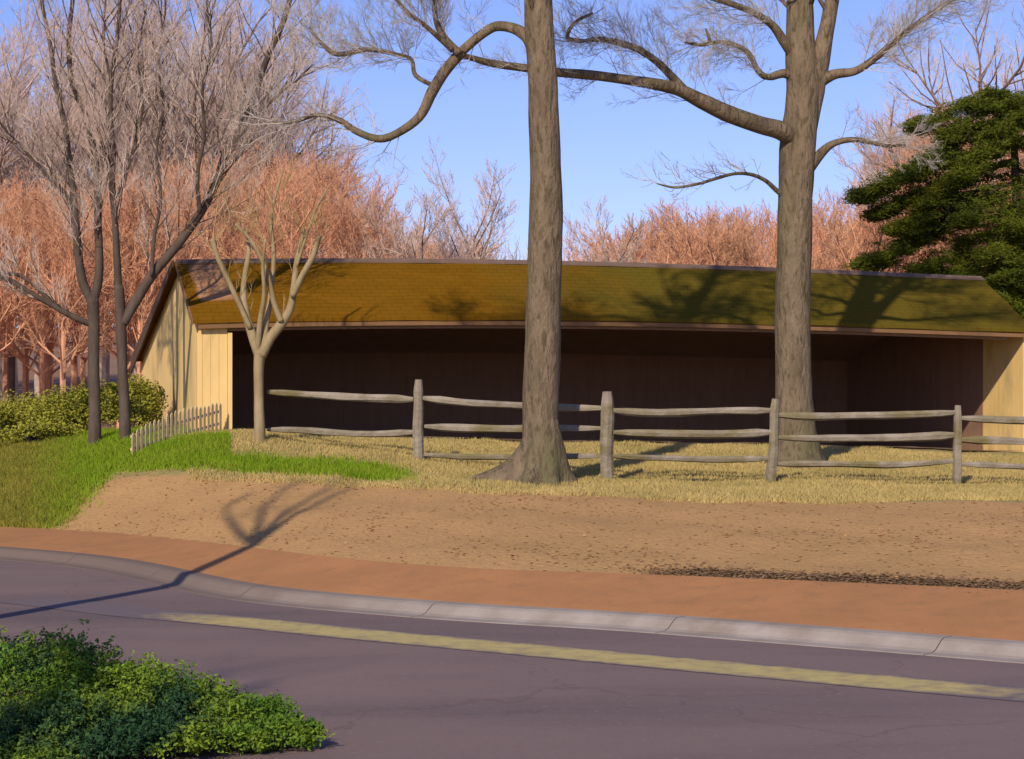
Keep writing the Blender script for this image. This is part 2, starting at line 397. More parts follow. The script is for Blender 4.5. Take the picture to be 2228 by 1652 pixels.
for o1 in cols:
    q = yp + nn * o1; V.append(np.column_stack([q, np.full(len(q), .0045)]))
    pxs = HX + FP * yp[:, 0] / yp[:, 1]
    WR.append(.18 + sm(520, 180, pxs) * .75 + sm(1950, 2300, pxs) * .35 + (.5 if abs(o1) > .33 else .1 if abs(o1) > .25 else 0))
V = np.concatenate(V); WR = np.concatenate(WR); k = len(yp)
F = np.array([(a * k + i, a * k + i + 1, (a + 1) * k + i + 1, (a + 1) * k + i) for a in range(len(cols) - 1) for i in range(k - 1)])
lo = np_mesh('road_marking', V, F, my); tag(lo, kind='structure')
at = lo.data.attributes.new('wear', 'FLOAT', 'POINT'); at.data.foreach_set('value', WR.astype(np.float32))

# ------------------------------------------------------------------ the open shed
shed_z = g(A0.x, A0.y)
shed = empty('carriage_shed', (A0.x, A0.y, shed_z), 'long low open fronted shed with mossy ochre roof and cream gable behind the rail fence', 'shed')
ZE, ZR = EYE + 1.64, EYE + 2.87
D1, D2 = 2.2, 8.9       # ridge and back eave, metres behind the front eave
ZB = EYE + 1.08
def hog(L): return .15 * math.sin(math.pi * min(max(L / SL, 0), 1) ** .85)
def pt(L, d, z, h=True): 
    p = A0 + U * L + VV * d; return Vector((p.x, p.y, z + (hog(L) if h else 0)))
def roofz(d): return ZE + (ZR - ZE) * d / D1 if d <= D1 else ZR + (ZB - ZR) * (d - D1) / (D2 - D1)
def gz(L, d): p = A0 + U * L + VV * d; return g(p.x, p.y)

# roof material in shed space: courses of shingles, moss mixed with painted tree shade, bare patch by the gable
mr, tr, outr, mixr, rampr, nzr = mat('roof_shingle', (0.200, 0.092, 0.008), col2=(0.160, 0.077, 0.006), spec=0.0, scale=1.2, bump=0, rough=.9,
                                    stretch=(.5, 2, 2))
nr = tr.nodes; lr = tr.links
vr = nr.new('ShaderNodeTexCoord'); br = nr.new('ShaderNodeTexBrick')
uvm = nr.new('ShaderNodeUVMap'); uvm.uv_map = 'roof'
lr.new(uvm.outputs[0], br.inputs[0])
br.inputs['Scale'].default_value = 1; br.inputs['Brick Width'].default_value = .3; br.inputs['Row Height'].default_value = .16
br.inputs['Mortar Size'].default_value = .012; br.inputs['Color1'].default_value = (1, 1, 1, 1); br.inputs['Color2'].default_value = (.80, .80, .80, 1)
br.inputs['Mortar'].default_value = (.45, .45, .45, 1); br.inputs['Bias'].default_value = -.2
sep = nr.new('ShaderNodeSeparateXYZ'); lr.new(uvm.outputs[0], sep.inputs[0])
uvn = nr.new('ShaderNodeTexNoise'); uvn.inputs['Scale'].default_value = .8; uvn.inputs['Detail'].default_value = 5; lr.new(uvm.outputs[0], uvn.inputs[0])
def mth(op, a, b_):
    x = nr.new('ShaderNodeMath'); x.operation = op
    for i, s_ in enumerate((a, b_)):
        if isinstance(s_, (int, float)): x.inputs[i].default_value = s_
        else: lr.new(s_, x.inputs[i])
    return x.outputs[0]
moss_shade = rampr(mth('ADD', sep.outputs[0], mth('MULTIPLY', uvn.outputs[0], 6.0)), 9.0, 12.5)  # olive part: moss, and tree shadow put into the colour
c = mixr(moss_shade, outr, (0.122, 0.088, 0.013))
# bare pale patch near the gable: u .15..1.0, upper part of the slope
pu = mth('ADD', sep.outputs[0], mth('MULTIPLY', uvn.outputs[0], .5)); pv = mth('ADD', sep.outputs[1], mth('MULTIPLY', uvn.outputs[0], .9))
pm = mth('MULTIPLY', mth('MULTIPLY', rampr(pu, .36, .44), rampr(pu, 1.12, 1.02)), rampr(pv, 1.05, 1.2))
c = mixr(pm, c, (0.40, 0.215, 0.11))
ml = nr.new('ShaderNodeMix'); ml.data_type = 'RGBA'; ml.blend_type = 'MULTIPLY'; ml.inputs['Factor'].default_value = .35
q_ = [q for q in ml.inputs if q.type == 'RGBA']; lr.new(c, q_[0]); lr.new(br.outputs[0], q_[1])
lr.new([q for q in ml.outputs if q.type == 'RGBA'][0], nr['Principled BSDF'].inputs['Base Color'])
bb = nr.new('ShaderNodeBump'); bb.inputs['Strength'].default_value = .5; bb.inputs['Distance'].default_value = .02
lr.new(br.outputs['Fac'], bb.inputs['Height']); bb.invert = True; lr.new(bb.outputs[0], nr['Principled BSDF'].inputs['Normal'])

def roof_slope(name, d0, d1, zf, lo_, hi_, th=.07):
    NL, ND = 48, 6; V = []; uv = []
    for lay in (0, -th):
        for i in range(NL + 1):
            L = lo_ + (hi_ - lo_) * i / NL
            for j in range(ND + 1):
                d = d0 + (d1 - d0) * j / ND
                wob = .012 * noise.noise(Vector((L * .9, d * 1.5, 3.3))) * 2
                p = pt(L, d, zf(d) + lay + wob); V.append(tuple(p))
    st = ND + 1; off = (NL + 1) * st; F = []
    for i in range(NL):
        for j in range(ND):
            a = i * st + j; F.append((a, a + st, a + st + 1, a + 1)); F.append((off + a, off + a + 1, off + a + st + 1, off + a + st))
    for i in range(NL):
        a = i * st; F.append((a, off + a, off + a + st, a + st)); a = i * st + ND; F.append((a, a + st, off + a + st, off + a))
    for j in range(ND):
        a = j; F.append((a, a + 1, off + a + 1, off + a)); a = NL * st + j; F.append((a, off + a, off + a + 1, a + 1))
    o = np_mesh(name, np.array(V), np.array(F), mr, shed)
    u = o.data.uv_layers.new(name='roof')
    vi = np.zeros(len(o.data.loops), int); o.data.loops.foreach_get('vertex_index', vi)
    k = vi % off; Lc = lo_ + (hi_ - lo_) * (k // st) / NL; dc = d0 + (d1 - d0) * (k % st) / ND
    u.data.foreach_set('uv', np.column_stack([Lc, dc * 1.12]).astype(np.float32).ravel())
    return o
rf = roof_slope('roof', -.12, D1, roofz, -.10, SL + .1)
rb = roof_slope('rear_roof', D1 + .005, D2 + .35, roofz, -.16, SL + .1)
# ridge cap
mb = MB()
for i in range(24):
    L0 = -.1 + (SL + .2) * i / 24; L1 = -.1 + (SL + .2) * (i + 1) / 24
    o0 = pt(L0, D1 - .13, roofz(D1 - .13) + .012); e1 = pt(L1, D1 - .13, roofz(D1 - .13) + .012) - o0
    mb.box(o0, e1, pt(L0, D1, ZR + .012) - o0, Vector((0, 0, .035)))
    o1 = pt(L0, D1 + .003, ZR + .012); mb.box(o1, e1, pt(L0, D1 + .15, roofz(D1 + .15) + .012) - o1, Vector((0, 0, .035)))
mb.build('ridge_cap', M['ridge_trim'], rf)
# front fascia
mb = MB()
for i in range(24):
    L0 = SL * i / 24; L1 = SL * (i + 1) / 24
    a = pt(L0, -.10, ZE - .24); mb.box(a, pt(L1, -.10, ZE - .24) - a, VV * .035, Vector((0, 0, .08)))
mb.build('fascia', M['eave_trim'], shed)
# header beam, dark
mb = MB()
for i in range(24):
    L0 = .58 + (SL - 1.1) * i / 24; L1 = .58 + (SL - 1.1) * (i + 1) / 24
    a = pt(L0, .05, ZE - .30); mb.box(a, pt(L1, .05, ZE - .30) - a, VV * .14, Vector((0, 0, .2)))
mb.build('header_beam', M['shed_dark'], shed)
# rake board on the gable, long dark one down the rear slope
mb = MB()
a = pt(-.19, D1 + .05, ZR - .16); e = pt(-.19, D2 + .38, roofz(D2 + .38) - .42) - a
nrm = Vector((0, 0, -.34))
lo0 = [pt(-.20, D1 - .02, ZR + .03), pt(-.20, D2 + .4, roofz(D2 + .4) + .03)]
V = []
for off_ in (Vector((0, 0, 0)), U * .035):
    V += [lo0[0] + off_, lo0[1] + off_, lo0[1] + off_ - Vector((0, 0, .36)), lo0[0] + off_ - Vector((0, 0, .15))]
mb.add(V, [(0, 1, 2, 3), (7, 6, 5, 4), (0, 4, 5, 1), (1, 5, 6, 2), (2, 6, 7, 3), (3, 7, 4, 0)])
mb.build('rake_board', M['trim_brown'], shed)
mb = MB()
lo0 = [pt(-.135, -.13, roofz(-.13) + .01), pt(-.135, D1 - .03, ZR + .01)]
V = []
for off_ in (Vector((0, 0, 0)), U * .03):
    V += [lo0[0] + off_, lo0[1] + off_, lo0[1] + off_ - Vector((0, 0, .11)), lo0[0] + off_ - Vector((0, 0, .11))]
mb.add(V, [(0, 1, 2, 3), (7, 6, 5, 4), (0, 4, 5, 1), (1, 5, 6, 2), (2, 6, 7, 3), (3, 7, 4, 0)])
mb.build('rake_board', M['eave_trim'], shed)

# cream boards
mc, tcg, outc, mixc, rampc, nzc = mat('cream_boards', (0.86, 0.60, 0.25), col2=(0.72, 0.50, 0.20), spec=.1, scale=1.1, bump=.15, bscale=12,
                                     stretch=(1, 1, .35), col3=(.50, .38, .17), scale3=1.0, c3=(.52, .7))
M['cream'] = mc
def wall_boards(L_or_d, along, z0f, z1f, a0, a1, thick, wdt=.19, seed=0):
    mb = MB(); r = random.Random(seed); a = a0
    while a < a1 - .01:
        b_ = min(a + wdt, a1)
        p0 = along(a); p1 = along(b_ - .005)
        jig = r.uniform(0, .005)
        off = thick.normalized() * -jig
        V = [Vector((p0.x, p0.y, z0f(a))), Vector((p1.x, p1.y, z0f(b_))), Vector((p1.x, p1.y, z1f(b_))), Vector((p0.x, p0.y, z1f(a)))]
        V = [v + off for v in V]; V2 = [v + thick for v in V]
        mb.add(V + V2, [(0, 1, 2, 3), (7, 6, 5, 4), (0, 4, 5, 1), (1, 5, 6, 2), (2, 6, 7, 3), (3, 7, 4, 0)])
        a = b_
    return mb
gw = wall_boards(0, lambda d: A0 + VV * d, lambda d: gz(0, d) - .2, lambda d: roofz(d) - .075, .04, D2 - .1, U * .10, wdt=.26, seed=1)
gw.build('gable_wall', mc, shed)
pw = wall_boards(0, lambda L: A0 + U * L + VV * .04, lambda L: gz(L, 0) - .2, lambda L: roofz(.04) - .1, .105, .60, VV * .10, wdt=.165, seed=2)
pw.build('front_wall', mc, shed)
mb = MB(); a = A0 + U * .603 + VV * .02; z0 = gz(.6, 0) - .2
mb.box((a.x, a.y, z0), U * .09, VV * .14, Vector((0, 0, ZE - .12 - z0 - .18))); mb.build('corner_board', mc, shed)
# dark rear wall, dark boards inside the gable end, cream right end wall partly boarded dark as shade
rw = wall_boards(0, lambda L: A0 + U * L + VV * (D2 - .2), lambda L: gz(L, D2) - .3, lambda L: roofz(D2 - .2) - .09 + hog(L) * .95, .11, SL - .125, VV * .08, wdt=1.6, seed=3)
rw.build('rear_wall', M['shed_dark'], shed)
ew = wall_boards(0, lambda d: A0 + U * (SL - .12) + VV * d, lambda d: gz(SL, d) - .3, lambda d: roofz(d) - .075, .04, D2 - .1, U * .10, seed=4)
ew.build('end_wall', mc, shed)
lw = wall_boards(0, lambda d: A0 + U * .115 + VV * d, lambda d: gz(.1, d) - .2, lambda d: roofz(d) - .08, .16, D2 - .25, U * .02, seed=5)
lw.build('lining', M['shed_dark'], shed)
ew = wall_boards(0, lambda d: A0 + U * (SL - .145) + VV * d, lambda d: gz(SL, d) - .2, lambda d: roofz(d) - .08, 1.75, D2 - .25, U * .02, wdt=1.2, seed=6)  # added dark boards stand in for shade on the back of the end wall
ew.build('lining', M['shed_dark'], shed)
# ceiling boards and rafters, one part each
mb = MB()
V = []
for (d0, d1) in ((.2, D1), (D1, D2 - .25)):
    for i in range(12):
        L0 = .14 + (SL - .3) * i / 12; L1 = .14 + (SL - .3) * (i + 1) / 12
        q = [pt(L0, d0, roofz(d0) - .12), pt(L1, d0, roofz(d0) - .12), pt(L1, d1, roofz(d1) - .12), pt(L0, d1, roofz(d1) - .12)]
        mb.add(q, [(0, 3, 2, 1)])
mb.build('ceiling', M['shed_under'], shed)
for i in range(13):
    L0 = .9 + (SL - 1.8) * i / 12
    mb = MB(); a = pt(L0, .22, roofz(.22) - .29); e = pt(L0, D1 - .1, roofz(D1 - .1) - .29) - a
    mb.box(a, U * .06, e, Vector((0, 0, .16))); mb.build('rafter', M['shed_dark'], shed)
# earth floor
fl = []; NF = 40; MFd = 10
for i in range(NF + 1):
    for j in range(MFd + 1):
        L0 = .15 + (SL - .3) * i / NF; d = .0 + (D2 - .3) * j / MFd; p = A0 + U * L0 + VV * d; fl.append((p.x, p.y, g(p.x, p.y) + .03))
F = np.array([(i * (MFd + 1) + j, (i + 1) * (MFd + 1) + j, (i + 1) * (MFd + 1) + j + 1, i * (MFd + 1) + j + 1) for i in range(NF) for j in range(MFd)])
np_mesh('floor', np.array(fl), F, M['shed_floor'], shed)

# ------------------------------------------------------------------ picket fence by the gable
pa = P(288, 972, 37.6); pb = P(478, 924, 39.85)
pk = empty('picket_fence', (pa.x, pa.y, g(pa.x, pa.y)), 'low cream picket fence running down from the shed corner at the left', 'fence')
NPK = 22; r = random.Random(5)
for i in range(NPK):
    f_ = i / (NPK - 1); x = pa.x + (pb.x - pa.x) * f_; y = pa.y + (pb.y - pa.y) * f_; z0 = g(x, y) - .03
    hgt = .50 + .12 * f_ + r.uniform(-.02, .02); d = (pb - pa); d.z = 0; d.normalize(); q = Vector((-d.y, d.x, 0))
    mb = MB(); o0 = Vector((x, y, z0)); wd = .062; th = .02
    V = []
    for oo in (Vector((0, 0, 0)), q * th):
        V += [o0 + oo, o0 + d * wd + oo, o0 + d * wd + Vector((0, 0, hgt - .05)) + oo, o0 + d * wd / 2 + Vector((0, 0, hgt)) + oo, o0 + Vector((0, 0, hgt - .05)) + oo]
    mb.add(V, [(0, 1, 2, 4), (2, 3, 4), (9, 7, 6, 5), (9, 8, 7), (0, 5, 6, 1), (1, 6, 7, 2), (2, 7, 8, 3), (3, 8, 9, 4), (4, 9, 5, 0)])
    mb.build('picket', M['picket_paint'], pk)
for hh in (.14, .38):
    mb = MB(); o0 = Vector((pa.x, pa.y, g(pa.x, pa.y) + hh)); o1 = Vector((pb.x, pb.y, g(pb.x, pb.y) + hh))
    mb.box(o0 + q * .021, o1 - o0, q * .03, Vector((0, 0, .05))); mb.build('rail', M['picket_paint'], pk)

# ------------------------------------------------------------------ split rail fence
posts = [(910, 1003, 36.4, 826, 1.0), (1320, 1058, 34.4, 852, 1.25), (1682, 1055, 34.6, 868, 1.0), (2083, 1062, 34.8, 882, .85), (2480, 1070, 35.0, 885, 1.0)]
fw = []
for x, y, Y, yt, s_ in posts:
    p = P(x, y, Y); fw.append((p.x, p.y, EYE - (yt - HY) / FP * Y, s_))
fence = empty('split_rail_fence', (fw[0][0], fw[0][1], g(fw[0][0], fw[0][1])), 'weathered grey split rail fence of rough posts and rails in front of the shed', 'fence')
r = random.Random(11)
for i, (x, y, zt, s_) in enumerate(fw):
    z0 = g(x, y) - .25; mb = MB(); k = 9; pts = []; rr = []
    ln = r.uniform(-.03, .05)
    for j in range(k):
        f_ = j / (k - 1); pts.append((x + .02 * noise.noise(Vector((f_ * 3, i, 0))) + ln * (f_ - .5) * 2, y, z0 + (zt - z0) * f_))
        rr.append(.098 * s_ * (1 - .12 * f_) * (1 + .12 * noise.noise(Vector((f_ * 5, i * 3, 1)))) * (.72 if j == k - 1 else 1))
    mb.tube(pts, rr, 9, lump=.25, seed=i * 3); mb.build('post', M['rail_wood'], fence)
lt = P(583, 0, 37.6)
rail_px = [   # (x0, y0, x1, y1, depth0, depth1, radius)
    [(583, 853, 900, 868), (583, 935, 905, 942)],
    [(922, 867, 1318, 890), (925, 928, 1318, 932), (925, 990, 1318, 992)],
    [(1330, 893, 1680, 893), (1330, 941, 1680, 942), (1330, 992, 1680, 998)],
    [(1690, 903, 2083, 898), (1690, 952, 2083, 947), (1690, 1010, 2083, 1004)],
    [(2090, 910, 2480, 916), (2090, 957, 2480, 962), (2090, 1010, 2480, 1016)]]
dep = [37.7] + [p[2] for p in posts]
for bi, rl in enumerate(rail_px):
    for ri, (x0, y0, x1, y1) in enumerate(rl):
        a = P(x0, y0, dep[bi]); c_ = P(x1, y1, dep[bi + 1]); k = 11; pts = []; rr = []
        for j in range(k):
            f_ = j / (k - 1); p = a.lerp(c_, f_)
            sg = -.03 * math.sin(math.pi * f_) + .03 * noise.noise(Vector((f_ * 2.2, bi * 7.0 + ri * 3, 5)))
            pts.append((p.x, p.y - .0, p.z + sg)); rr.append((.068 if ri != 2 else .055) * (1 + .2 * noise.noise(Vector((f_ * 4, bi * 5 + ri * 2, 2)))) * (.6 if j in (0, k - 1) else 1))
        mb = MB(); mb.tube(pts, rr, 7, lump=.35, seed=bi * 5 + ri * 2 + 1); mb.build('rail', M['rail_wood'], fence)

# ------------------------------------------------------------------ trees
class Twigs:
    """thin tapering bent twigs, all of one crown in one mesh"""
    def __init__(s): s.a = []; s.b = []; s.c = []; s.r = []
    def add(s, a, b, c, r): s.a.append(a); s.b.append(b); s.c.append(c); s.r.append(r)
    def arrays(s): return np.array(s.a), np.array(s.b), np.array(s.c), np.array(s.r)
def twig_mesh(a, b, c, r, rs):
    n_ = len(a); t = c - a; t /= np.linalg.norm(t, axis=1)[:, None] + 1e-9
    q = rs.normal(size=(n_, 3)); q -= (q * t).sum(1)[:, None] * t; q /= np.linalg.norm(q, axis=1)[:, None] + 1e-9
    w_ = np.cross(t, q); V = np.zeros((n_, 7, 3)); R_ = r[:, None]
    for j in range(3):
        an = 2 * math.pi * j / 3; o = q * math.cos(an) + w_ * math.sin(an)
        V[:, j] = a + o * R_; V[:, 3 + j] = b + o * R_ * .7
    V[:, 6] = c
    base = (np.arange(n_) * 7)[:, None]
    F4 = np.concatenate([base + np.array([[j, (j + 1) % 3, 3 + (j + 1) % 3, 3 + j]]) for j in range(3)])
    F3 = np.concatenate([base + np.array([[3 + j, 3 + (j + 1) % 3, 6]]) for j in range(3)])
    return V.reshape(-1, 3), F3, F4
def build_twigs(name, tw, m, parent=None, seed=0):
    arr = tw.arrays() if isinstance(tw, Twigs) else tw
    V, F3, F4 = twig_mesh(*arr, np.random.default_rng(seed))
    return np_mesh(name, V, [F3, F4], m, parent)

def rv(r): return Vector((r.gauss(0, 1), r.gauss(0, 1), r.gauss(0, 1))).normalized()
def turn(d, r, ang):   # a direction ang radians (about) away from d
    v = rv(r); v = v - d * v.dot(d)
    if v.length < 1e-4: v = Vector((1, 0, 0))
    v.normalize(); return (d * math.cos(ang) + v * math.sin(ang)).normalized()

def spray(tw, p, d, L, rad, lev, r, up=.25, kids=6, mid=None, wood=None):
    """a bent branch with side shoots, lev levels deep; branches thicker than 2 cm go into wood"""
    b1 = p + d * L * .5 + rv(r) * L * .06
    d2 = (d + Vector((0, 0, up)) + rv(r) * .15).normalized(); c_ = b1 + d2 * L * .5
    if wood is not None and rad > .011:
        wood.tube([p, (p + b1) / 2 + rv(r) * L * .015, b1, (b1 + c_) / 2 + rv(r) * L * .02, c_], [rad, rad * .88, rad * .74, rad * .55, rad * .3], 5, cap=False)
    else: tw.add(tuple(p), tuple(b1), tuple(c_), rad)
    if lev <= 0: return
    for k in range(kids):
        f_ = .22 + .76 * (k + r.random()) / kids
        q = p.lerp(b1, f_ * 2) if f_ < .5 else b1.lerp(c_, f_ * 2 - 1)
        dd = turn(d if f_ < .5 else d2, r, r.uniform(.4, .9)); dd = (dd + Vector((0, 0, up * .6))).normalized()
        spray(tw, q, dd, L * r.uniform(.38, .62) * (1.15 - .45 * f_), rad * .55, lev - 1, r, up, kids, wood=wood)

def limb(mb, tw, pts, rads, r, n=9, lump=.12, sprays=0, sl=1.0, lev=2, start=.25, up=.2, kids=5, sub=5, seed=0, srad=.009):
    if lev == 3: sprays = int(sprays * 1.45)
    P_, R_ = spline(pts, rads, sub); mb.tube(P_, R_, n, lump=lump, seed=seed)
    k = len(P_)
    for j in range(sprays):
        f_ = start + (1 - start) * (j + r.random()) / sprays; i = min(int(f_ * (k - 1)), k - 2)
        d = (P_[i + 1] - P_[i]).normalized(); dd = turn(d, r, r.uniform(.35, 1.1)); dd = (dd + Vector((0, 0, up))).normalized()
        spray(tw, P_[i], dd, sl * r.uniform(.6, 1.2), min(srad, R_[i] * .6), lev, r, up, kids, wood=mb)
    return P_, R_

def PL(lst, Y0, Y1=None):
    Y1 = Y0 if Y1 is None else Y1; k = len(lst)
    return [P(x, y, Y0 + (Y1 - Y0) * i / max(k - 1, 1)) for i, (x, y) in enumerate(lst)]
def W(px, Y): return px / 2 / FP * Y     # radius from a width in picture units

def root_flare(mb, base, rtop, reach_of, hgt, seed=0):
    """flared foot of a trunk: rings whose radius follows a lobed outline, down into the ground"""
    n_ = 48; K = 14; b = len(mb.V)
    for i in range(K):
        f_ = i / (K - 1); z = hgt * (1 - f_) - .12 * (f_ > .99); spread = f_ ** 3.0
        for j in range(n_):
            an = 2 * math.pi * j / n_
            lob = .62 + .38 * math.cos(an * 6 + 1.3 * math.sin(an * 2 + seed)) * (.4 + .6 * f_) + .18 * noise.noise(Vector((math.cos(an) * 2, math.sin(an) * 2, f_ * 2 + seed)))
            rr_ = rtop * (.84 + .26 * min(1, f_ * 2.2) + .05 * noise.noise(Vector((math.cos(an) * 1.5, math.sin(an) * 1.5, z * 2 + seed)))) + reach_of(an) * spread * max(lob, .1)
            x = base.x + math.cos(an) * rr_; y = base.y + math.sin(an) * rr_; gz_ = g(x, y)
            zz = (base.z * (1 - f_) + gz_ * f_) + z - .04 * f_
            mb.V.append((x, y, zz))
    for i in range(K - 1):
        for j in range(n_):
            mb.F4.append((b + i * n_ + (j + 1) % n_, b + i * n_ + j, b + (i + 1) * n_ + j, b + (i + 1) * n_ + (j + 1) % n_))

# --- tall middle tree
TY = 33.6
def tree_base(x, Y): s_ = (x - HX) / FP * Y; return Vector((s_, Y, g(s_, Y)))
B1 = tree_base(1184, TY)
t1 = empty('bare_tree', B1, 'tall straight trunk with spreading roots standing in front of the rail fence', 'tree')
mb = MB(); tw = Twigs(); r = random.Random(21)
cent = [(1181, 0, 0), (1178, 1000, 84), (1175, 900, 80), (1180, 760, 79), (1185, 600, 76), (1188, 450, 73), (1185, 300, 67), (1181, 170, 64), (1173, 60, 62), (1170, -80, 55), (1172, -260, 48), (1180, -480, 38), (1172, -700, 26), (1180, -900, 10)]
pts = [Vector((B1.x, B1.y, B1.z - .3))] + [P(x, y, TY) for x, y, _ in cent[1:]]
rr = [W(92, TY)] + [W(w_, TY) for _, _, w_ in cent[1:]]; rr[1] = W(80, TY); rr[0] = W(76, TY)
limb(mb, tw, pts, rr, r, n=20, lump=.10, sprays=22, start=.62, sl=2.2, lev=3, srad=.05, up=.3, seed=2)
root_flare(mb, Vector((B1.x - .03, B1.y, B1.z)), W(83, TY), lambda a: .32 + .75 * max(0, -math.cos(a)) ** 1.5, 1.05, seed=3)
limb(mb, tw, PL([(1165, 125), (1150, 85), (1118, 62), (1080, 58), (1045, 78), (1005, 112)], TY, TY + .5), [W(34, TY), W(28, TY), W(24, TY), W(22, TY), W(21, TY), W(22, TY)], r, sprays=4, sl=.8, seed=5)
limb(mb, tw, PL([(1005, 112), (968, 155), (940, 200), (912, 255), (860, 292), (820, 302), (775, 286), (735, 260), (690, 250), (650, 262), (612, 268), (584, 258)], TY + .5, TY + 1.2),
     [W(26, TY)] * 2 + [W(27, TY), W(22, TY), W(18, TY), W(17, TY), W(15, TY), W(13, TY), W(10, TY), W(9, TY), W(7, TY), W(4, TY)], r, sprays=26, sl=.9, lev=3, start=.35, kids=4, seed=6)
limb(mb, tw, PL([(1000, 118), (965, 80), (948, 40), (945, -20), (930, -80)], TY + .4, TY + .8), [W(20, TY), W(16, TY), W(12, TY), W(10, TY), W(5, TY)], r, sprays=14, sl=1.1, lev=3, kids=6, start=.1, up=.35, seed=7)
limb(mb, tw, PL([(950, 190), (905, 165), (895, 130), (860, 118), (800, 108), (735, 118), (700, 95), (672, 60)], TY + .6, TY + 1.4), [W(10, TY), W(11, TY), W(9, TY), W(9, TY), W(12, TY), W(12, TY), W(9, TY), W(5, TY)], r, sprays=30, sl=.9, lev=3, kids=6, start=.2, seed=8)
limb(mb, tw, PL([(985, 110), (930, 60), (880, 20), (830, -40), (760, -80)], TY + .4, TY - .6), [W(14, TY), W(11, TY), W(9, TY), W(7, TY), W(4, TY)], r, sprays=22, sl=1.1, lev=3, kids=6, start=.15, seed=9)
limb(mb, tw, PL([(1200, -100), (1260, -170), (1340, -230), (1420, -300)], TY, TY - 2), [W(26, TY), W(20, TY), W(14, TY), W(8, TY)], r, sprays=10, sl=1.6, lev=3, up=.3, seed=10)
limb(mb, tw, PL([(1160, -160), (1060, -200), (950, -260), (820, -260), (700, -330)], TY, TY - 1.5), [W(30, TY), W(22, TY), W(18, TY), W(12, TY), W(8, TY)], r, sprays=24, sl=1.8, lev=3, up=-.1, seed=13)
mb.build('trunk', M['bark_big'], t1, smooth=True); build_twigs('crown', tw, M['twig_grey'], t1, 1)

# --- forked tree behind the fence
FY = 38.5
B2 = tree_base(1742, FY)
t2 = empty('bare_tree', B2, 'thick grey trunk forking high up with a long limb reaching left behind the rail fence', 'tree')
mb = MB(); tw = Twigs(); r = random.Random(22)
cent = [(1735, 940, 90), (1727, 860, 79), (1724, 720, 77), (1728, 560, 72), (1731, 430, 72), (1735, 330, 82), (1744, 250, 74), (1748, 180, 78), (1740, 90, 62), (1740, 0, 56), (1735, -120, 50), (1725, -300, 40), (1735, -520, 28), (1725, -700, 10)]
limb(mb, tw, [Vector((B2.x, B2.y, B2.z - .3))] + [P(x, y, FY) for x, y, _ in cent], [W(80, FY)] + [W(w_, FY) for _, _, w_ in cent], r, n=18, sprays=20, start=.66, sl=2.2, lev=3, srad=.05, up=.3, seed=12)
root_flare(mb, Vector((B2.x - .06, B2.y, B2.z)), W(86, FY), lambda a: .30, .8, seed=6)
limb(mb, tw, PL([(1762, 290), (1772, 200), (1785, 130), (1800, 60), (1812, -10), (1835, -120), (1850, -300), (1880, -480)], FY), [W(30, FY), W(44, FY), W(42, FY), W(34, FY), W(32, FY), W(28, FY), W(20, FY), W(8, FY)], r, n=12, sprays=16, start=.5, sl=2, lev=3, srad=.05, seed=14)
limb(mb, tw, PL([(1738, 320), (1705, 288), (1655, 272), (1590, 250), (1530, 222), (1480, 196), (1430, 184), (1350, 172), (1280, 163), (1215, 158), (1140, 148), (1070, 138), (1010, 122)], FY, FY - 3.2),
     [W(26, FY), W(44, FY), W(38, FY), W(36, FY), W(32, FY), W(26, FY), W(23, FY), W(21, FY), W(20, FY), W(18, FY), W(17, FY), W(15, FY), W(10, FY)], r, n=12, sprays=14, sl=.9, lev=3, kids=6, start=.2, seed=15)
limb(mb, tw, PL([(1500, 208), (1460, 165), (1430, 135), (1390, 108), (1340, 92), (1300, 86), (1255, 92)], FY - 1.2, FY - 2), [W(20, FY), W(18, FY), W(16, FY), W(14, FY), W(13, FY), W(11, FY), W(5, FY)], r, sprays=22, sl=1.0, lev=3, kids=6, start=.1, seed=16)
limb(mb, tw, PL([(1270, 90), (1235, 82), (1250, 50), (1290, 28)], FY - 2, FY - 2.3), [W(8, FY), W(9, FY), W(8, FY), W(4, FY)], r, sprays=8, sl=.7, lev=2, seed=17)
limb(mb, tw, PL([(1735, 130), (1705, 90), (1680, 55), (1640, 28), (1590, 8), (1530, -12), (1460, -50)], FY, FY - 1), [W(28, FY), W(22, FY), W(18, FY), W(15, FY), W(14, FY), W(12, FY), W(8, FY)], r, sprays=26, sl=1.1, lev=3, kids=6, start=.2, seed=18)
limb(mb, tw, PL([(1740, 175), (1705, 160), (1672, 168), (1650, 155), (1630, 118), (1600, 98), (1560, 92), (1525, 98), (1490, 92)], FY, FY - 1.2), [W(28, FY), W(20, FY), W(15, FY), W(13, FY), W(12, FY), W(10, FY), W(9, FY), W(8, FY), W(4, FY)], r, sprays=26, sl=.8, lev=3, kids=6, start=.25, up=0, seed=19)
limb(mb, tw, PL([(1545, 92), (1540, 75), (1535, 62)], FY - 1, FY - 1.1), [W(9, FY), W(7, FY), W(3, FY)], r, seed=20)
limb(mb, tw, PL([(1780, 180), (1815, 162), (1860, 155), (1900, 130), (1945, 92), (1990, 55), (2040, 20), (2110, -20)], FY, FY - .6), [W(28, FY), W(22, FY), W(17, FY), W(15, FY), W(12, FY), W(10, FY), W(8, FY), W(4, FY)], r, sprays=36, sl=1.1, lev=3, kids=6, start=.3, seed=21)
limb(mb, tw, PL([(1755, 375), (1785, 335), (1815, 312), (1855, 304), (1895, 310), (1930, 318), (1970, 315)], FY, FY - .6), [W(26, FY), W(22, FY), W(15, FY), W(12, FY), W(10, FY), W(7, FY), W(4, FY)], r, sprays=14, sl=.7, lev=3, kids=6, start=.4, up=0, seed=22)
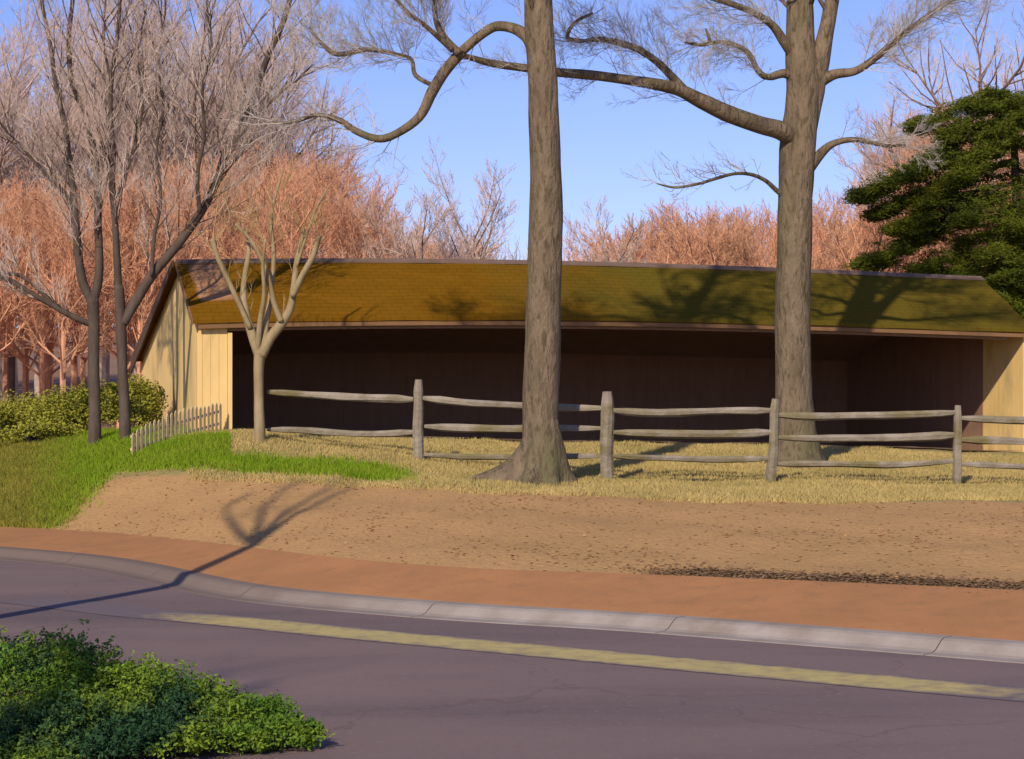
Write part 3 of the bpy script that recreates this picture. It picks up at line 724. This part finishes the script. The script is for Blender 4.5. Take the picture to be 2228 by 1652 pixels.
limb(mb, tw, PL([(1715, 435), (1690, 415), (1665, 393), (1635, 380), (1600, 378), (1560, 388), (1520, 400), (1470, 408), (1430, 400)], FY, FY - 1), [W(14, FY), W(11, FY), W(9, FY), W(8, FY), W(7, FY), W(7, FY), W(6, FY), W(6, FY), W(3, FY)], r, sprays=26, sl=.6, lev=2, kids=4, start=.3, seed=23)
mb.build('trunk', M['bark_big'], t2, smooth=True); build_twigs('crown', tw, M['twig_grey'], t2, 2)

# --- small pollarded tree
QY = 37.4
B3 = tree_base(565, QY)
t3 = empty('pollarded_tree', B3, 'small pale pollarded tree with upturned forks in front of the shed opening', 'tree')
mb = MB(); tw = Twigs(); r = random.Random(23)
q = lambda l, w0, w1, sd, n=9, sp=0, **k: limb(mb, tw, PL(l, QY, QY + r.uniform(-.4, .4)), [W(w0 + (w1 - w0) * i / (len(l) - 1), QY) for i in range(len(l))], r, n=n, seed=sd, sprays=sp, **k)
limb(mb, tw, [Vector((B3.x, B3.y, B3.z - .2))] + PL([(565, 930), (563, 860), (563, 800), (566, 765)], QY), [W(w_, QY) for w_ in (28, 23, 21, 23, 27)], r, n=12, seed=31)
q([(566, 775), (551, 735), (537, 690), (530, 645), (533, 600), (541, 550), (538, 500)], 24, 7, 32, sp=7, sl=.55, lev=1, up=.7, srad=.008)
q([(566, 775), (588, 735), (615, 700), (632, 668), (640, 620), (645, 570), (662, 500)], 26, 8, 33, sp=7, sl=.55, lev=1, up=.7, srad=.008)
q([(636, 645), (658, 600), (680, 560), (690, 530), (694, 514)], 15, 11, 34)
q([(545, 715), (515, 650), (492, 600), (474, 560), (462, 520)], 12, 11, 35, sp=7, sl=.55, lev=1, up=.7, srad=.008)
q([(612, 700), (598, 665), (590, 630), (578, 585), (560, 545), (535, 510), (512, 488)], 14, 7, 36, sp=7, sl=.55, lev=1, up=.7, srad=.008)
q([(573, 770), (578, 710), (588, 650), (596, 560), (590, 480), (600, 425), (616, 372)], 16, 4, 37)
q([(560, 770), (566, 700), (575, 640), (572, 580), (578, 520)], 14, 5, 38)
q([(645, 580), (668, 510), (690, 450), (720, 400)], 7, 3, 39)
for px_, py_, n_ in ((694, 514, 5), (462, 520, 5), (512, 488, 5), (538, 500, 5), (662, 500, 6), (616, 400, 3), (578, 520, 4), (600, 480, 4)):
    for k in range(n_):
        d = Vector((r.gauss(0, .35), r.gauss(0, .35), 1)).normalized()
        spray(tw, P(px_, py_ + r.uniform(0, 25), QY), d, r.uniform(.5, 1.2), .009, 1, r, .3, 4, wood=mb)
mb.build('trunk', M['bark_pale'], t3, smooth=True); build_twigs('crown', tw, M['twig_gold'], t3, 3)

# --- two dark trees at the left
def left_tree(x, Y, label, trunk, limbs, seed, up=.35):
    B = tree_base(x, Y); t_ = empty('bare_tree', B, label, 'tree'); mb = MB(); tw = Twigs(); r = random.Random(seed)
    limb(mb, tw, [Vector((B.x, B.y, B.z - .25))] + PL([(a, b_) for a, b_, _ in trunk], Y), [W(trunk[0][2] * 1.25, Y)] + [W(c_, Y) for _, _, c_ in trunk], r, n=11, seed=seed)
    for li, (pts, w0, w1, sp, sl_) in enumerate(limbs):
        dy = r.uniform(-1.0, 1.2)
        limb(mb, tw, PL(pts, Y, Y + dy), [W(w0 + (w1 - w0) * i / (len(pts) - 1), Y) for i in range(len(pts))], r, n=8, sprays=int(sp * .45), sl=sl_, lev=3, kids=6, start=.15, up=up, seed=seed + li, srad=.013)
    mb.build('trunk', M['bark_dark'], t_, smooth=True); build_twigs('crown', tw, M['twig_mist'], t_, seed)
left_tree(207, 39.6, 'dark slender trunk forking into two stems, leftmost of the pair by the gable',
    [(206, 900, 26), (203, 800, 25), (204, 720, 24), (201, 650, 27)],
    [([(203, 660), (182, 620), (172, 570), (166, 500), (160, 430), (150, 350), (140, 270), (122, 190), (110, 100), (90, 0), (80, -90)], 22, 6, 34, 1.5),
     ([(203, 655), (214, 610), (216, 550), (213, 480), (212, 410), (205, 330), (180, 240), (155, 170), (150, 80), (160, -30), (150, -120)], 22, 8, 34, 1.5),
     ([(165, 470), (140, 420), (100, 380), (60, 335), (20, 290), (-40, 220)], 10, 4, 20, 1.2),
     ([(196, 705), (160, 690), (115, 665), (70, 640), (20, 610), (-60, 580)], 15, 12, 12, .9),
     ([(120, 668), (85, 630), (45, 600), (0, 590), (-50, 540)], 12, 5, 10, .9),
     ([(212, 430), (225, 350), (235, 270), (240, 180), (225, 90), (230, 0)], 9, 4, 24, 1.4)], 41)
left_tree(272, 39.2, 'dark trunk with one long limb leaning right above the shed gable',
    [(271, 900, 23), (266, 800, 23), (262, 700, 24), (258, 620, 20)],
    [([(258, 630), (254, 560), (250, 480), (244, 400), (246, 330), (240, 250), (243, 170), (255, 80), (262, -20), (260, -110)], 18, 6, 40, 1.5),
     ([(266, 705), (290, 665), (330, 600), (380, 540), (425, 480), (455, 430), (475, 385), (490, 335), (515, 290), (548, 220), (580, 130), (615, 50), (640, -40)], 25, 12, 60, 1.5),
     ([(435, 465), (430, 380), (445, 290), (440, 200), (460, 100), (450, 0), (470, -80)], 10, 4, 36, 1.5),
     ([(330, 600), (335, 520), (350, 430), (340, 330), (355, 230), (345, 130), (360, 20), (350, -80)], 9, 4, 40, 1.5),
     ([(500, 320), (545, 270), (590, 220), (640, 180), (680, 140)], 9, 3, 22, 1.2),
     ([(251, 430), (290, 330), (310, 230), (300, 120), (320, 10)], 8, 4, 30, 1.4)], 51)

# --- procedural bare tree arrays, for the woods behind
def grow_arrays(seed, H=9.0, wide=.5, kids=(12, 8, 7, 5), up=.25, fork=.25):
    r = random.Random(seed); tw = Twigs(); wood = MB()
    top = Vector((r.uniform(-.4, .4), r.uniform(-.4, .4), H * .75))
    tp = [Vector((0, 0, -.3)), Vector((r.uniform(-.1, .1), 0, H * .25)), Vector((top.x * .6, top.y * .6, H * .5)), top]
    P_, R_ = spline(tp, [H * .016, H * .013, H * .009, H * .003], 3); wood.tube(P_, R_, 6, cap=False)
    for i in range(kids[0]):
        f_ = fork + (1 - fork) * (i + r.random()) / kids[0]; k = min(int(f_ * (len(P_) - 1)), len(P_) - 2)
        p = P_[k].lerp(P_[k + 1], f_ * (len(P_) - 1) - k)
        an = i * 2.4 + r.uniform(-.4, .4); sp = r.uniform(.5, 1.0) * wide * 2
        d = Vector((math.cos(an) * sp, math.sin(an) * sp, r.uniform(.6, 1.2))).normalized()
        spray2(tw, wood, p, d, H * r.uniform(.32, .48) * (1.1 - .45 * f_), H * .006 * (1.15 - .6 * f_), list(kids[1:]), r, up)
    return tw, wood
def spray2(tw, wood, p, d, L, rad, kids, r, up):
    b1 = p + d * L * .5 + rv(r) * L * .06; d2 = (d + Vector((0, 0, up)) + rv(r) * .15).normalized(); c_ = b1 + d2 * L * .5
    if rad > .02: wood.tube([p, b1, c_], [rad, rad * .75, rad * .3], 4, cap=False)
    else: tw.add(tuple(p), tuple(b1), tuple(c_), max(rad * .8, .0058))
    if not kids: return
    for k in range(kids[0]):
        f_ = .2 + .78 * (k + r.random()) / kids[0]; q_ = p.lerp(b1, f_ * 2) if f_ < .5 else b1.lerp(c_, f_ * 2 - 1)
        dd = (turn(d if f_ < .5 else d2, r, r.uniform(.4, .9)) + Vector((0, 0, up * .5))).normalized()
        spray2(tw, wood, q_, dd, L * r.uniform(.36, .58) * (1.15 - .4 * f_), rad * .5, kids[1:], r, up)
VAR = [grow_arrays(100 + i, H=9, wide=w_, kids=(14, 9, 7, 6)) for i, w_ in enumerate((.45, .55, .4))]
VARN = [(v[0].arrays(), np.array(v[1].V), np.array(v[1].F4)) for v in VAR]
def wood_mass(name, spots, m, label, cat, seed, kind='stuff'):
    r = random.Random(seed); A_ = [[], [], [], []]; WV = []; WF = []; nb = 0
    for (x, top, Y) in spots:
        X = (x - HX) / FP * Y; z0 = g(X, Y); H = EYE - (top - HY) / FP * Y - z0; s_ = H / 9.0
        (a, b_, c_, rr_), wv, wf = VARN[r.randrange(3)]
        an = r.uniform(0, 6.28); Rm = np.array([[math.cos(an), -math.sin(an), 0], [math.sin(an), math.cos(an), 0], [0, 0, 1]])
        wd = r.uniform(.9, 1.15); Sx = np.diag([s_ * wd, s_ * wd, s_]); o_ = np.array([X, Y, z0])
        for L_, arr in zip(A_, (a, b_, c_)): L_.append(arr @ Rm.T @ Sx + o_)
        A_[3].append(rr_ * Y / 60 * 1.15); WV.append(wv @ Rm.T @ Sx + o_); WF.append(wf + nb); nb += len(wv)
    V, F3, F4 = twig_mesh(*[np.concatenate(z) for z in A_], np.random.default_rng(seed))
    V2 = np.concatenate([V] + WV); F4 = np.concatenate([F4] + [f + len(V) for f in WF])
    o = np_mesh(name, V2, [F3, F4], m); tag(o, label, cat, kind=kind); return o
r = random.Random(77)
def crest(x, prof_): return np.interp(x, [p[0] for p in prof_], [p[1] for p in prof_])
prL = [(-400, 330), (0, 380), (100, 420), (250, 400), (400, 380), (520, 345), (620, 340), (700, 350), (760, 410), (800, 470), (870, 500), (1000, 500), (1060, 510), (1085, 560)]
spots = []
for lay, (Y, n_) in enumerate(((56, 17), (64, 19), (74, 21))):
    for i in range(n_):
        x = -380 + (1410) * (i + r.uniform(.1, .9)) / n_
        spots.append((x, crest(x, prL) + r.uniform(-12, 30) + lay * 6, Y + r.uniform(-3, 3)))
wood_mass('woodland', spots, M['twig_red'], 'rust red mass of bare woods behind the left half of the shed', 'woods', 5)
prR = [(1290, 545), (1330, 500), (1400, 460), (1500, 450), (1600, 455), (1700, 450), (1800, 445), (1850, 470), (1900, 440), (1950, 330), (2050, 260), (2200, 230), (2600, 230)]
spots = []
for lay, (Y, n_) in enumerate(((58, 13), (66, 15), (75, 16))):
    for i in range(n_):
        x = 1300 + 1250 * (i + r.uniform(.1, .9)) / n_
        spots.append((x, crest(x, prR) + r.uniform(-10, 28) + lay * 6, Y + r.uniform(-3, 3)))
wood_mass('woodland', spots, M['twig_red'], 'rust red mass of bare woods behind the right half of the shed', 'woods', 6)
spots = []
for lay, (Y, n_) in enumerate(((84, 10), (92, 10))):
    for i in range(n_):
        x = -330 + 960 * (i + r.uniform(.2, .8)) / n_
        spots.append((x, r.uniform(-60, 230) + max(0, x - 450) * 1.0, Y + r.uniform(-1.5, 1.5)))
wood_mass('woodland', spots, M['twig_rose'], 'pale rosy haze of tall bare tree tops over the left part of the sky', 'woods', 8)
# tellable trees against the sky behind the roof
def far_tree(x, top, Y, seed, label, m='twig_rose', wide=.5):
    X = (x - HX) / FP * Y; z0 = g(X, Y); H = EYE - (top - HY) / FP * Y - z0
    tw, wood = grow_arrays(seed, H=H, wide=wide, kids=(12, 8, 7, 5), up=.35, fork=.3)
    t_ = empty('bare_tree', (X, Y, z0), label, 'tree'); o_ = np.array([X, Y, z0])
    np_mesh('trunk', np.array(wood.V) + o_, np.array(wood.F4), M['bark_far'], t_)
    a, b_, c_, rr_ = tw.arrays(); V, F3, F4 = twig_mesh(a + o_, b_ + o_, c_ + o_, rr_, np.random.default_rng(seed))
    np_mesh('crown', V, [F3, F4], M[m], t_)
far_tree(945, 395, 52, 201, 'bare fan shaped tree against pale sky above the middle of the shed roof', wide=.6)
far_tree(1015, 365, 54, 202, 'wispy bare tree top just left of the tall middle trunk', wide=.3)
far_tree(880, 440, 53, 203, 'short bare tree beside the fan shaped one behind the roof', wide=.5)
far_tree(1330, 455, 53, 204, 'thin bare tree rising just right of the tall middle trunk', wide=.5)
far_tree(1960, 290, 62, 205, 'rosy bare tree touching the left side of the evergreen', wide=.5)
far_tree(20, 130, 80, 206, 'tall bare tree at the far left edge of the picture', wide=.5)
far_tree(420, -60, 80, 207, 'tall rosy bare tree rising behind the shed gable', wide=.45)
far_tree(590, 120, 80, 208, 'bare tree behind the roof above the pollarded tree', wide=.5)
far_tree(2120, -40, 60, 209, 'pale tall bare tree standing behind the evergreen', 'twig_mist', wide=.6)
far_tree(2290, 20, 66, 210, 'pale bare tree top above the tip of the evergreen', 'twig_mist', wide=.6)

# ------------------------------------------------------------------ foliage
def leaves(cent, size, m, name, parent, rs, flat=.5, long=1.6, normal_up=.6):
    """leaf shaped faces (bent quads) at the given centres"""
    n_ = len(cent); u = rs.normal(size=(n_, 3)); u[:, 2] *= flat; u /= np.linalg.norm(u, axis=1)[:, None]
    nrm = rs.normal(size=(n_, 3)); nrm[:, 2] += normal_up; nrm -= (nrm * u).sum(1)[:, None] * u; nrm /= np.linalg.norm(nrm, axis=1)[:, None]
    v = np.cross(nrm, u); sz = size * rs.uniform(.6, 1.35, n_)[:, None]
    V = np.stack([cent - u * sz * long / 2, cent + v * sz / 2 + nrm * sz * .12, cent + u * sz * long / 2, cent - v * sz / 2 + nrm * sz * .12], 1).reshape(-1, 3)
    F = (np.arange(n_) * 4)[:, None] + np.array([[0, 1, 2, 3]])
    return np_mesh(name, V, F, m, parent)

def blob_points(rs, n_, c_, rad, shell=.55):
    d = rs.normal(size=(n_, 3)); d /= np.linalg.norm(d, axis=1)[:, None]
    rr_ = shell + (1 - shell) * rs.random(n_) ** .6
    return np.array(c_) + d * rr_[:, None] * np.array(rad)

# evergreen at the right
EY = 52.5
EB = tree_base(2215, EY)
ev = empty('evergreen_tree', EB, 'dark evergreen with tiered drooping boughs behind the right end of the shed', 'tree')
mb = MB(); tw = Twigs(); r = random.Random(31); rs = np.random.default_rng(31)
topz = EYE + (870 - 195) / FP * EY
mb.tube([(EB.x, EB.y, EB.z - .3), (EB.x + .1, EB.y, EB.z + 4), (EB.x - .1, EB.y, topz - 1.5), (EB.x - .5, EB.y, topz)], [.28, .2, .09, .02], 8)
pts_ = []
boughs = [(1868, 428, 0), (1885, 572, 0), (1995, 275, .3), (1950, 500, -.4), (2000, 590, -.6), (1905, 465, .3), (2030, 350, .6), (2160, 200, 0), (2110, 225, .4), (2060, 300, -.5), (2020, 440, -.8), (1990, 520, .8),
          (2120, 640, -1.6), (2180, 665, -2.0), (2240, 690, -2.2), (2070, 610, -1.2), (1970, 380, -.5), (2100, 480, -1.6), (2080, 390, -1.4), (2150, 330, -1.2), (2160, 560, -2.0),
          (2240, 260, -.9), (2290, 340, -1.2), (2310, 450, -1.6), (2215, 500, -2.0), (2300, 560, -2.0), (2200, 600, -2.3), (2180, 290, -1.0), (2215, 235, -.5)]
for x, y, dy in boughs:
    tip = P(x, y, EY + dy); zb = min(tip.z + 1.0 + .08 * (EB.x - tip.x), topz - .3); a = Vector((EB.x, EB.y, zb if y > 250 else min(zb, topz - 1)))
    boughs_len = (tip - a).length
    pl, rl = spline([a, a.lerp(tip, .5) + Vector((0, 0, .25)), tip.lerp(a, .12) + Vector((0, 0, .05)), tip], [.06, .04, .02, .008], 5); mb.tube(pl, rl, 5)
    for i in range(int(48 * boughs_len)):
        f_ = r.uniform(.12, 1) ** .7; k = min(int(f_ * (len(pl) - 1)), len(pl) - 2); c_ = pl[k].lerp(pl[k + 1], f_ * (len(pl) - 1) - k)
        wdt = .55 * (1.2 - f_) + .12
        c_ = c_ + Vector((r.gauss(0, wdt * .5), r.gauss(0, wdt * .8), r.gauss(0, .07) - .05)); pts_.append(np.array(c_) + rs.normal(size=(60, 3)) * np.array([.11, .11, .045]))
for an_i in range(11):       # the side away from the camera and to the right
    an = r.uniform(-1.3, 1.5); h_ = .12 + .82 * an_i / 10; reach = (1.05 - h_) * 3.4 + .3
    a = Vector((EB.x, EB.y, EB.z + h_ * (topz - EB.z))); tip = a + Vector((math.cos(an) * reach, math.sin(an) * reach, -.55 - .25 * reach))
    pl, rl = spline([a, a.lerp(tip, .5) + Vector((0, 0, .25)), tip], [.06, .035, .008], 5); mb.tube(pl, rl, 5)
    for i in range(int(60 * reach)):
        f_ = r.uniform(.1, 1) ** .8; k = min(int(f_ * (len(pl) - 1)), len(pl) - 2); c_ = pl[k].lerp(pl[k + 1], f_ * (len(pl) - 1) - k)
        wdt = .75 * (1.15 - f_) + .12
        c_ = c_ + Vector((r.gauss(0, wdt * .7), r.gauss(0, wdt * .7), r.gauss(0, .09) - .05)); pts_.append(np.array(c_) + rs.normal(size=(60, 3)) * np.array([.12, .12, .045]))
mb.build('trunk', M['bark_dark'], ev, smooth=True)
leaves(np.concatenate(pts_), .026, M['needle'], 'crown', ev, rs, flat=.5, long=4.2)

# shrubs at the left behind the lawn
def shrub(x, ybase, Y, wpx, hpx, label, m, seed, n_=11000, size=.038, group=None, name='shrub'):
    B = tree_base(x, Y); e_ = empty(name, B, label, 'shrub', group); rs = np.random.default_rng(seed); r = random.Random(seed)
    wd = wpx / FP * Y / 2; h_ = hpx / FP * Y; pts_ = []
    nb = 16
    for k in range(nb):
        an = r.uniform(0, 6.28); q_ = r.uniform(.1, .8); zc = r.uniform(.25, .8) * h_
        c_ = (B.x + math.cos(an) * wd * q_, B.y + math.sin(an) * wd * q_ * .7, B.z + zc)
        sc = r.uniform(.28, .55)
        pts_.append(blob_points(rs, n_ // nb, c_, (wd * sc, wd * sc * .8, min(h_ * sc * .75, zc)), shell=.1))
    mb = MB()
    for k in range(9):
        d = Vector((r.gauss(0, .5), r.gauss(0, .4), 1)).normalized(); mb.tube([B - Vector((0, 0, .1)), B + d * h_ * .4, B + d * h_ * .8 + rv(r) * .1], [.03, .02, .006], 5)
    mb.build('stems', M['bark_dark'], e_); leaves(np.concatenate(pts_), size, M[m], 'foliage', e_, rs)
shrub(20, 0, 44.5, 260, 85, 'broad olive green shrub at the far left edge of the picture', 'leaf_olive', 61)
shrub(170, 0, 43.0, 210, 105, 'olive green shrub behind the leftmost dark trunk', 'leaf_olive', 62)
shrub(290, 0, 42.6, 150, 112, 'upright green shrub against the shed gable', 'leaf_olive', 63)
shrub(70, 0, 41.2, 200, 50, 'low green shrub in front of the broad olive one at the left', 'leaf_olive', 64, n_=6000)
shrub(110, 0, 47, 240, 95, 'hazy olive shrub farther back at the left under the rust red woods', 'leaf_olive', 65, n_=6000)

# foreground evergreen bush at the lower left, spreading low over the edge of the road
fbB = Vector((-3.6, 13.6, 0)); rs = np.random.default_rng(71); r = random.Random(71)
fb = empty('juniper_bush', fbB, 'low spreading green bush at the near edge of the road, lower left corner', 'bush')
pts_ = []; mb = MB()
tips = [(40, 1400, 14.6, .5), (110, 1398, 14.3, .5), (20, 1450, 14.0, .5), (200, 1440, 14.2, .45), (290, 1450, 14.2, .42), (360, 1480, 14.1, .38), (430, 1490, 14.2, .33), (510, 1515, 14.1, .30), (560, 1515, 14.2, .26), (600, 1550, 14.0, .22), (640, 1575, 13.95, .2),
        (660, 1568, 13.9, .10), (540, 1575, 13.8, .25), (440, 1560, 13.8, .33), (330, 1545, 13.7, .38), (230, 1520, 13.6, .42), (130, 1500, 13.6, .46), (60, 1540, 13.3, .46), (180, 1580, 13.3, .38), (300, 1575, 13.4, .26), (400, 1570, 13.5, .22),
        (100, 1610, 13.0, .38), (0, 1620, 12.9, .38), (-80, 1560, 13.2, .5), (-120, 1450, 13.8, .5), (500, 1545, 14.3, .25), (380, 1520, 14.4, .3), (250, 1490, 14.4, .38), (-200, 1500, 13.5, .5), (540, 1585, 13.7, .12)]
for x, y, Y, sc in tips:
    c_ = P(x, y + 22, Y); sc *= .85; c_.z = max(c_.z - .04, .10)
    a = fbB + Vector((r.uniform(-.3, .3), r.uniform(-.3, .3), .1))
    pl, rl = spline([a, a.lerp(c_, .5) + Vector((0, 0, .12)), c_], [.03, .018, .006], 4); mb.tube(pl, rl, 5)
    for k in range(int(130 + 700 * sc)):
        ctr = np.array(c_) + rs.normal(size=3) * np.array([sc * .42, sc * .5, sc * .16]); ctr[2] = max(ctr[2], .05)
        base_d = np.array([.7, 0, .3]) + rs.normal(size=3) * .6; base_d /= np.linalg.norm(base_d); ln = rs.uniform(.05, .11)
        pts_.append(ctr + base_d * np.linspace(0, ln, 9)[:, None] + rs.normal(size=(9, 3)) * .012)
mb.build('stems', M['bark_dark'], fb); leaves(np.concatenate(pts_), .0165, M['leaf_bush'], 'foliage', fb, rs, flat=.8, long=2.2)
# soil verge the bush grows from
E_ = KP + nor * 8.4; E_ = E_[E_[:, 0] < -3.0]
E_ = np.concatenate([E_, [[-2.7, 13.75], [-2.55, 13.1], [-2.7, 12.0]]])
lv = []; nE = len(E_)
for k_ in range(13):
    f_ = (k_ / 12) ** 1.5; X_ = E_[:, 0] - .2 * f_ * np.arange(nE) / nE; Y_ = E_[:, 1] * (1 - f_) + (-20) * f_
    lv.append(np.column_stack([X_, Y_, np.full(nE, .006 + .10 * min(1, k_ / 1.5) + .02 * math.sin(k_ * 1.7))]))
V = np.concatenate(lv); F = np.array([(a * nE + i, (a + 1) * nE + i, (a + 1) * nE + i + 1, a * nE + i + 1) for a in range(12) for i in range(nE - 1)])
mv = mat('verge', (0.20, 0.19, 0.05), col2=(0.14, 0.11, 0.05), scale=1.2, bump=.6, bscale=12, bdist=.04, col3=(.09, .06, .03), scale3=.6, spec=.05)[0]
tag(np_mesh('verge', V, F, mv, smooth=True), kind='structure')

# ------------------------------------------------------------------ grass and fallen leaves
def blades(name, n_, region, hgt, wid, m, label, cat, seed):
    rs = np.random.default_rng(seed); X, Y, keepw = region(rs, n_)
    k = rs.random(len(X)) < keepw; X = X[k]; Y = Y[k]; Z = G(X, Y); n2 = len(X)
    hh = hgt * rs.uniform(.5, 1.4, n2) ; an = rs.uniform(0, 6.28, n2); ww = wid * rs.uniform(.6, 1.3, n2)
    dx = np.cos(an) * ww / 2; dy = np.sin(an) * ww / 2; lx = rs.normal(0, .45, n2) * hh; ly = rs.normal(0, .45, n2) * hh
    V = np.stack([np.stack([X - dx, Y - dy, Z - .01], -1), np.stack([X + dx, Y + dy, Z - .01], -1), np.stack([X + lx, Y + ly, Z + hh], -1)], 1).reshape(-1, 3)
    o = np_mesh(name, V, (np.arange(n2) * 3)[:, None] + np.array([[0, 1, 2]]), m); tag(o, label, cat, kind='stuff')
def reg_green(rs, n_):
    s_ = rs.uniform(-.40, -.03, n_); Y = rs.uniform(30, 44, n_); X = s_ * Y; return X, Y, green_w(X, Y) ** 2
def reg_mound(rs, n_):
    X, Y, w_ = reg_green(rs, n_); px = HX + FP * X / Y; return X, Y, w_ * sm(40, 210, px)
blades('grass', 560000, reg_mound, .10, .02, M['grass_green'], 'bright green growth on the mound in front of the shed gable', 'grass', 81)
def reg_olive(rs, n_):
    X, Y, w_ = reg_green(rs, n_); px = HX + FP * X / Y; return X, Y, w_ * sm(240, 60, px)
blades('grass', 500000, reg_olive, .09, .02, M['grass_olive'], 'olive grass on the verge below the left shrubs', 'grass', 83)
def reg_dry(rs, n_):
    s_ = rs.uniform(-.16, .34, n_); Y = rs.uniform(30.5, 44, n_); X = s_ * Y
    ry = [np.interp(s_, fs, t) for t in TABY]
    inside = (Y > ry[4] - .3) & (Y < ry[6] - .2)
    return X, Y, inside * (1 - green_w(X, Y)) * .9
blades('dry_grass', 300000, reg_dry, .055, .018, M['grass_dry'], 'straw coloured winter grass around the tree and the fence', 'grass', 82)
def litter(name, n_, reg, m, size, label, seed, lift=.006):
    rs = np.random.default_rng(seed); X, Y, kw = reg(rs, n_); k = rs.random(len(X)) < kw; X = X[k]; Y = Y[k]
    c_ = np.stack([X, Y, G(X, Y) + lift + rs.random(len(X)) * .008], -1)
    o = leaves(c_, size, m, name, None, rs, flat=.06, long=1.4, normal_up=9); tag(o, label, 'leaves', kind='stuff')
def reg_bank(rs, n_):
    s_ = rs.uniform(-.28, .28, n_); Y = rs.uniform(19, 40, n_); X = s_ * Y; ry = [np.interp(s_, fs, t) for t in TABY]
    return X, Y, ((Y > ry[3]) & (Y < ry[4] + .6)) * (1 - green_w(X, Y)) * (.25 + .5 * (np.sin(X * .9 + 1) * np.sin(Y * 1.3 + X * .4) > .2))
litter('fallen_leaves', 15000, reg_bank, M['leaf_litter'], .042, 'brown fallen leaves strewn over the bank', 91)
def reg_darker(rs, n_):
    s_ = rs.uniform(.03, .28, n_); Y = rs.uniform(20, 28, n_); X = s_ * Y; return X, Y, darker_w(X, Y)
litter('damp_leaves', 60000, reg_darker, M['leaf_damp'], .034, 'dark drift of damp leaves along the foot of the bank at the right', 92)

# ------------------------------------------------------------------ trees on the near side, outside the picture; their shade falls on road, bank and roof
def near_tree(x, y, H, seed, label, lean=0):
    z0 = 0.0; tw, wood = grow_arrays(seed, H=H, wide=.5, kids=(12, 6, 5, 3), up=.3, fork=.35)
    t_ = empty('street_tree', (x, y, z0), label, 'tree'); o_ = np.array([x, y, z0])
    np_mesh('trunk', np.array(wood.V) + o_, np.array(wood.F4), M['bark_dark'], t_)
    a, b_, c_, rr_ = tw.arrays(); V, F3, F4 = twig_mesh(a + o_, b_ + o_, c_ + o_, rr_, np.random.default_rng(seed))
    np_mesh('crown', V, [F3, F4], M['twig_grey'], t_)
def limbed_tree(x, y, label, fork, seed, rad=.2, top=4.0):
    """a bare tree of the near verge: plain trunk, a fork, upright limbs"""
    B = Vector((x, y, 0)); t_ = empty('street_tree', B, label, 'tree'); mb = MB(); tw = Twigs(); r = random.Random(seed)
    limb(mb, tw, [B + Vector((0, 0, -.2)), B + Vector((.05, 0, fork * .5)), B + Vector((-.05, 0, fork))], [rad * 1.15, rad, rad * .9], r, n=12, seed=seed)
    for k, (dx, ln) in enumerate(((-2.3, top * .9), (-1.6, top), (-.9, top), (-.35, top * .9))):
        p0 = B + Vector((-.05, 0, fork - .05)); pts = [p0, p0 + Vector((dx * .45, r.uniform(-.2, .2), ln * .35)), p0 + Vector((dx * .85, r.uniform(-.3, .3), ln * .7)), p0 + Vector((dx * .95, r.uniform(-.4, .4), ln))]
        limb(mb, tw, pts, [rad * .62, rad * .5, rad * .3, .03], r, n=8, sprays=8, sl=.9, lev=2, kids=4, start=.3, up=.5, seed=seed + k)
    mb.build('trunk', M['bark_dark'], t_, smooth=True); build_twigs('crown', tw, M['twig_grey'], t_, seed)
limbed_tree(-6.35, 20.5, 'bare forked street tree outside the left edge whose shadow climbs the bank', 5.9, 301, rad=.125)
limbed_tree(-7.0, 2.0, 'bare street tree on the near side whose shadow streaks the road', 8.9, 302, rad=.13, top=1.9)
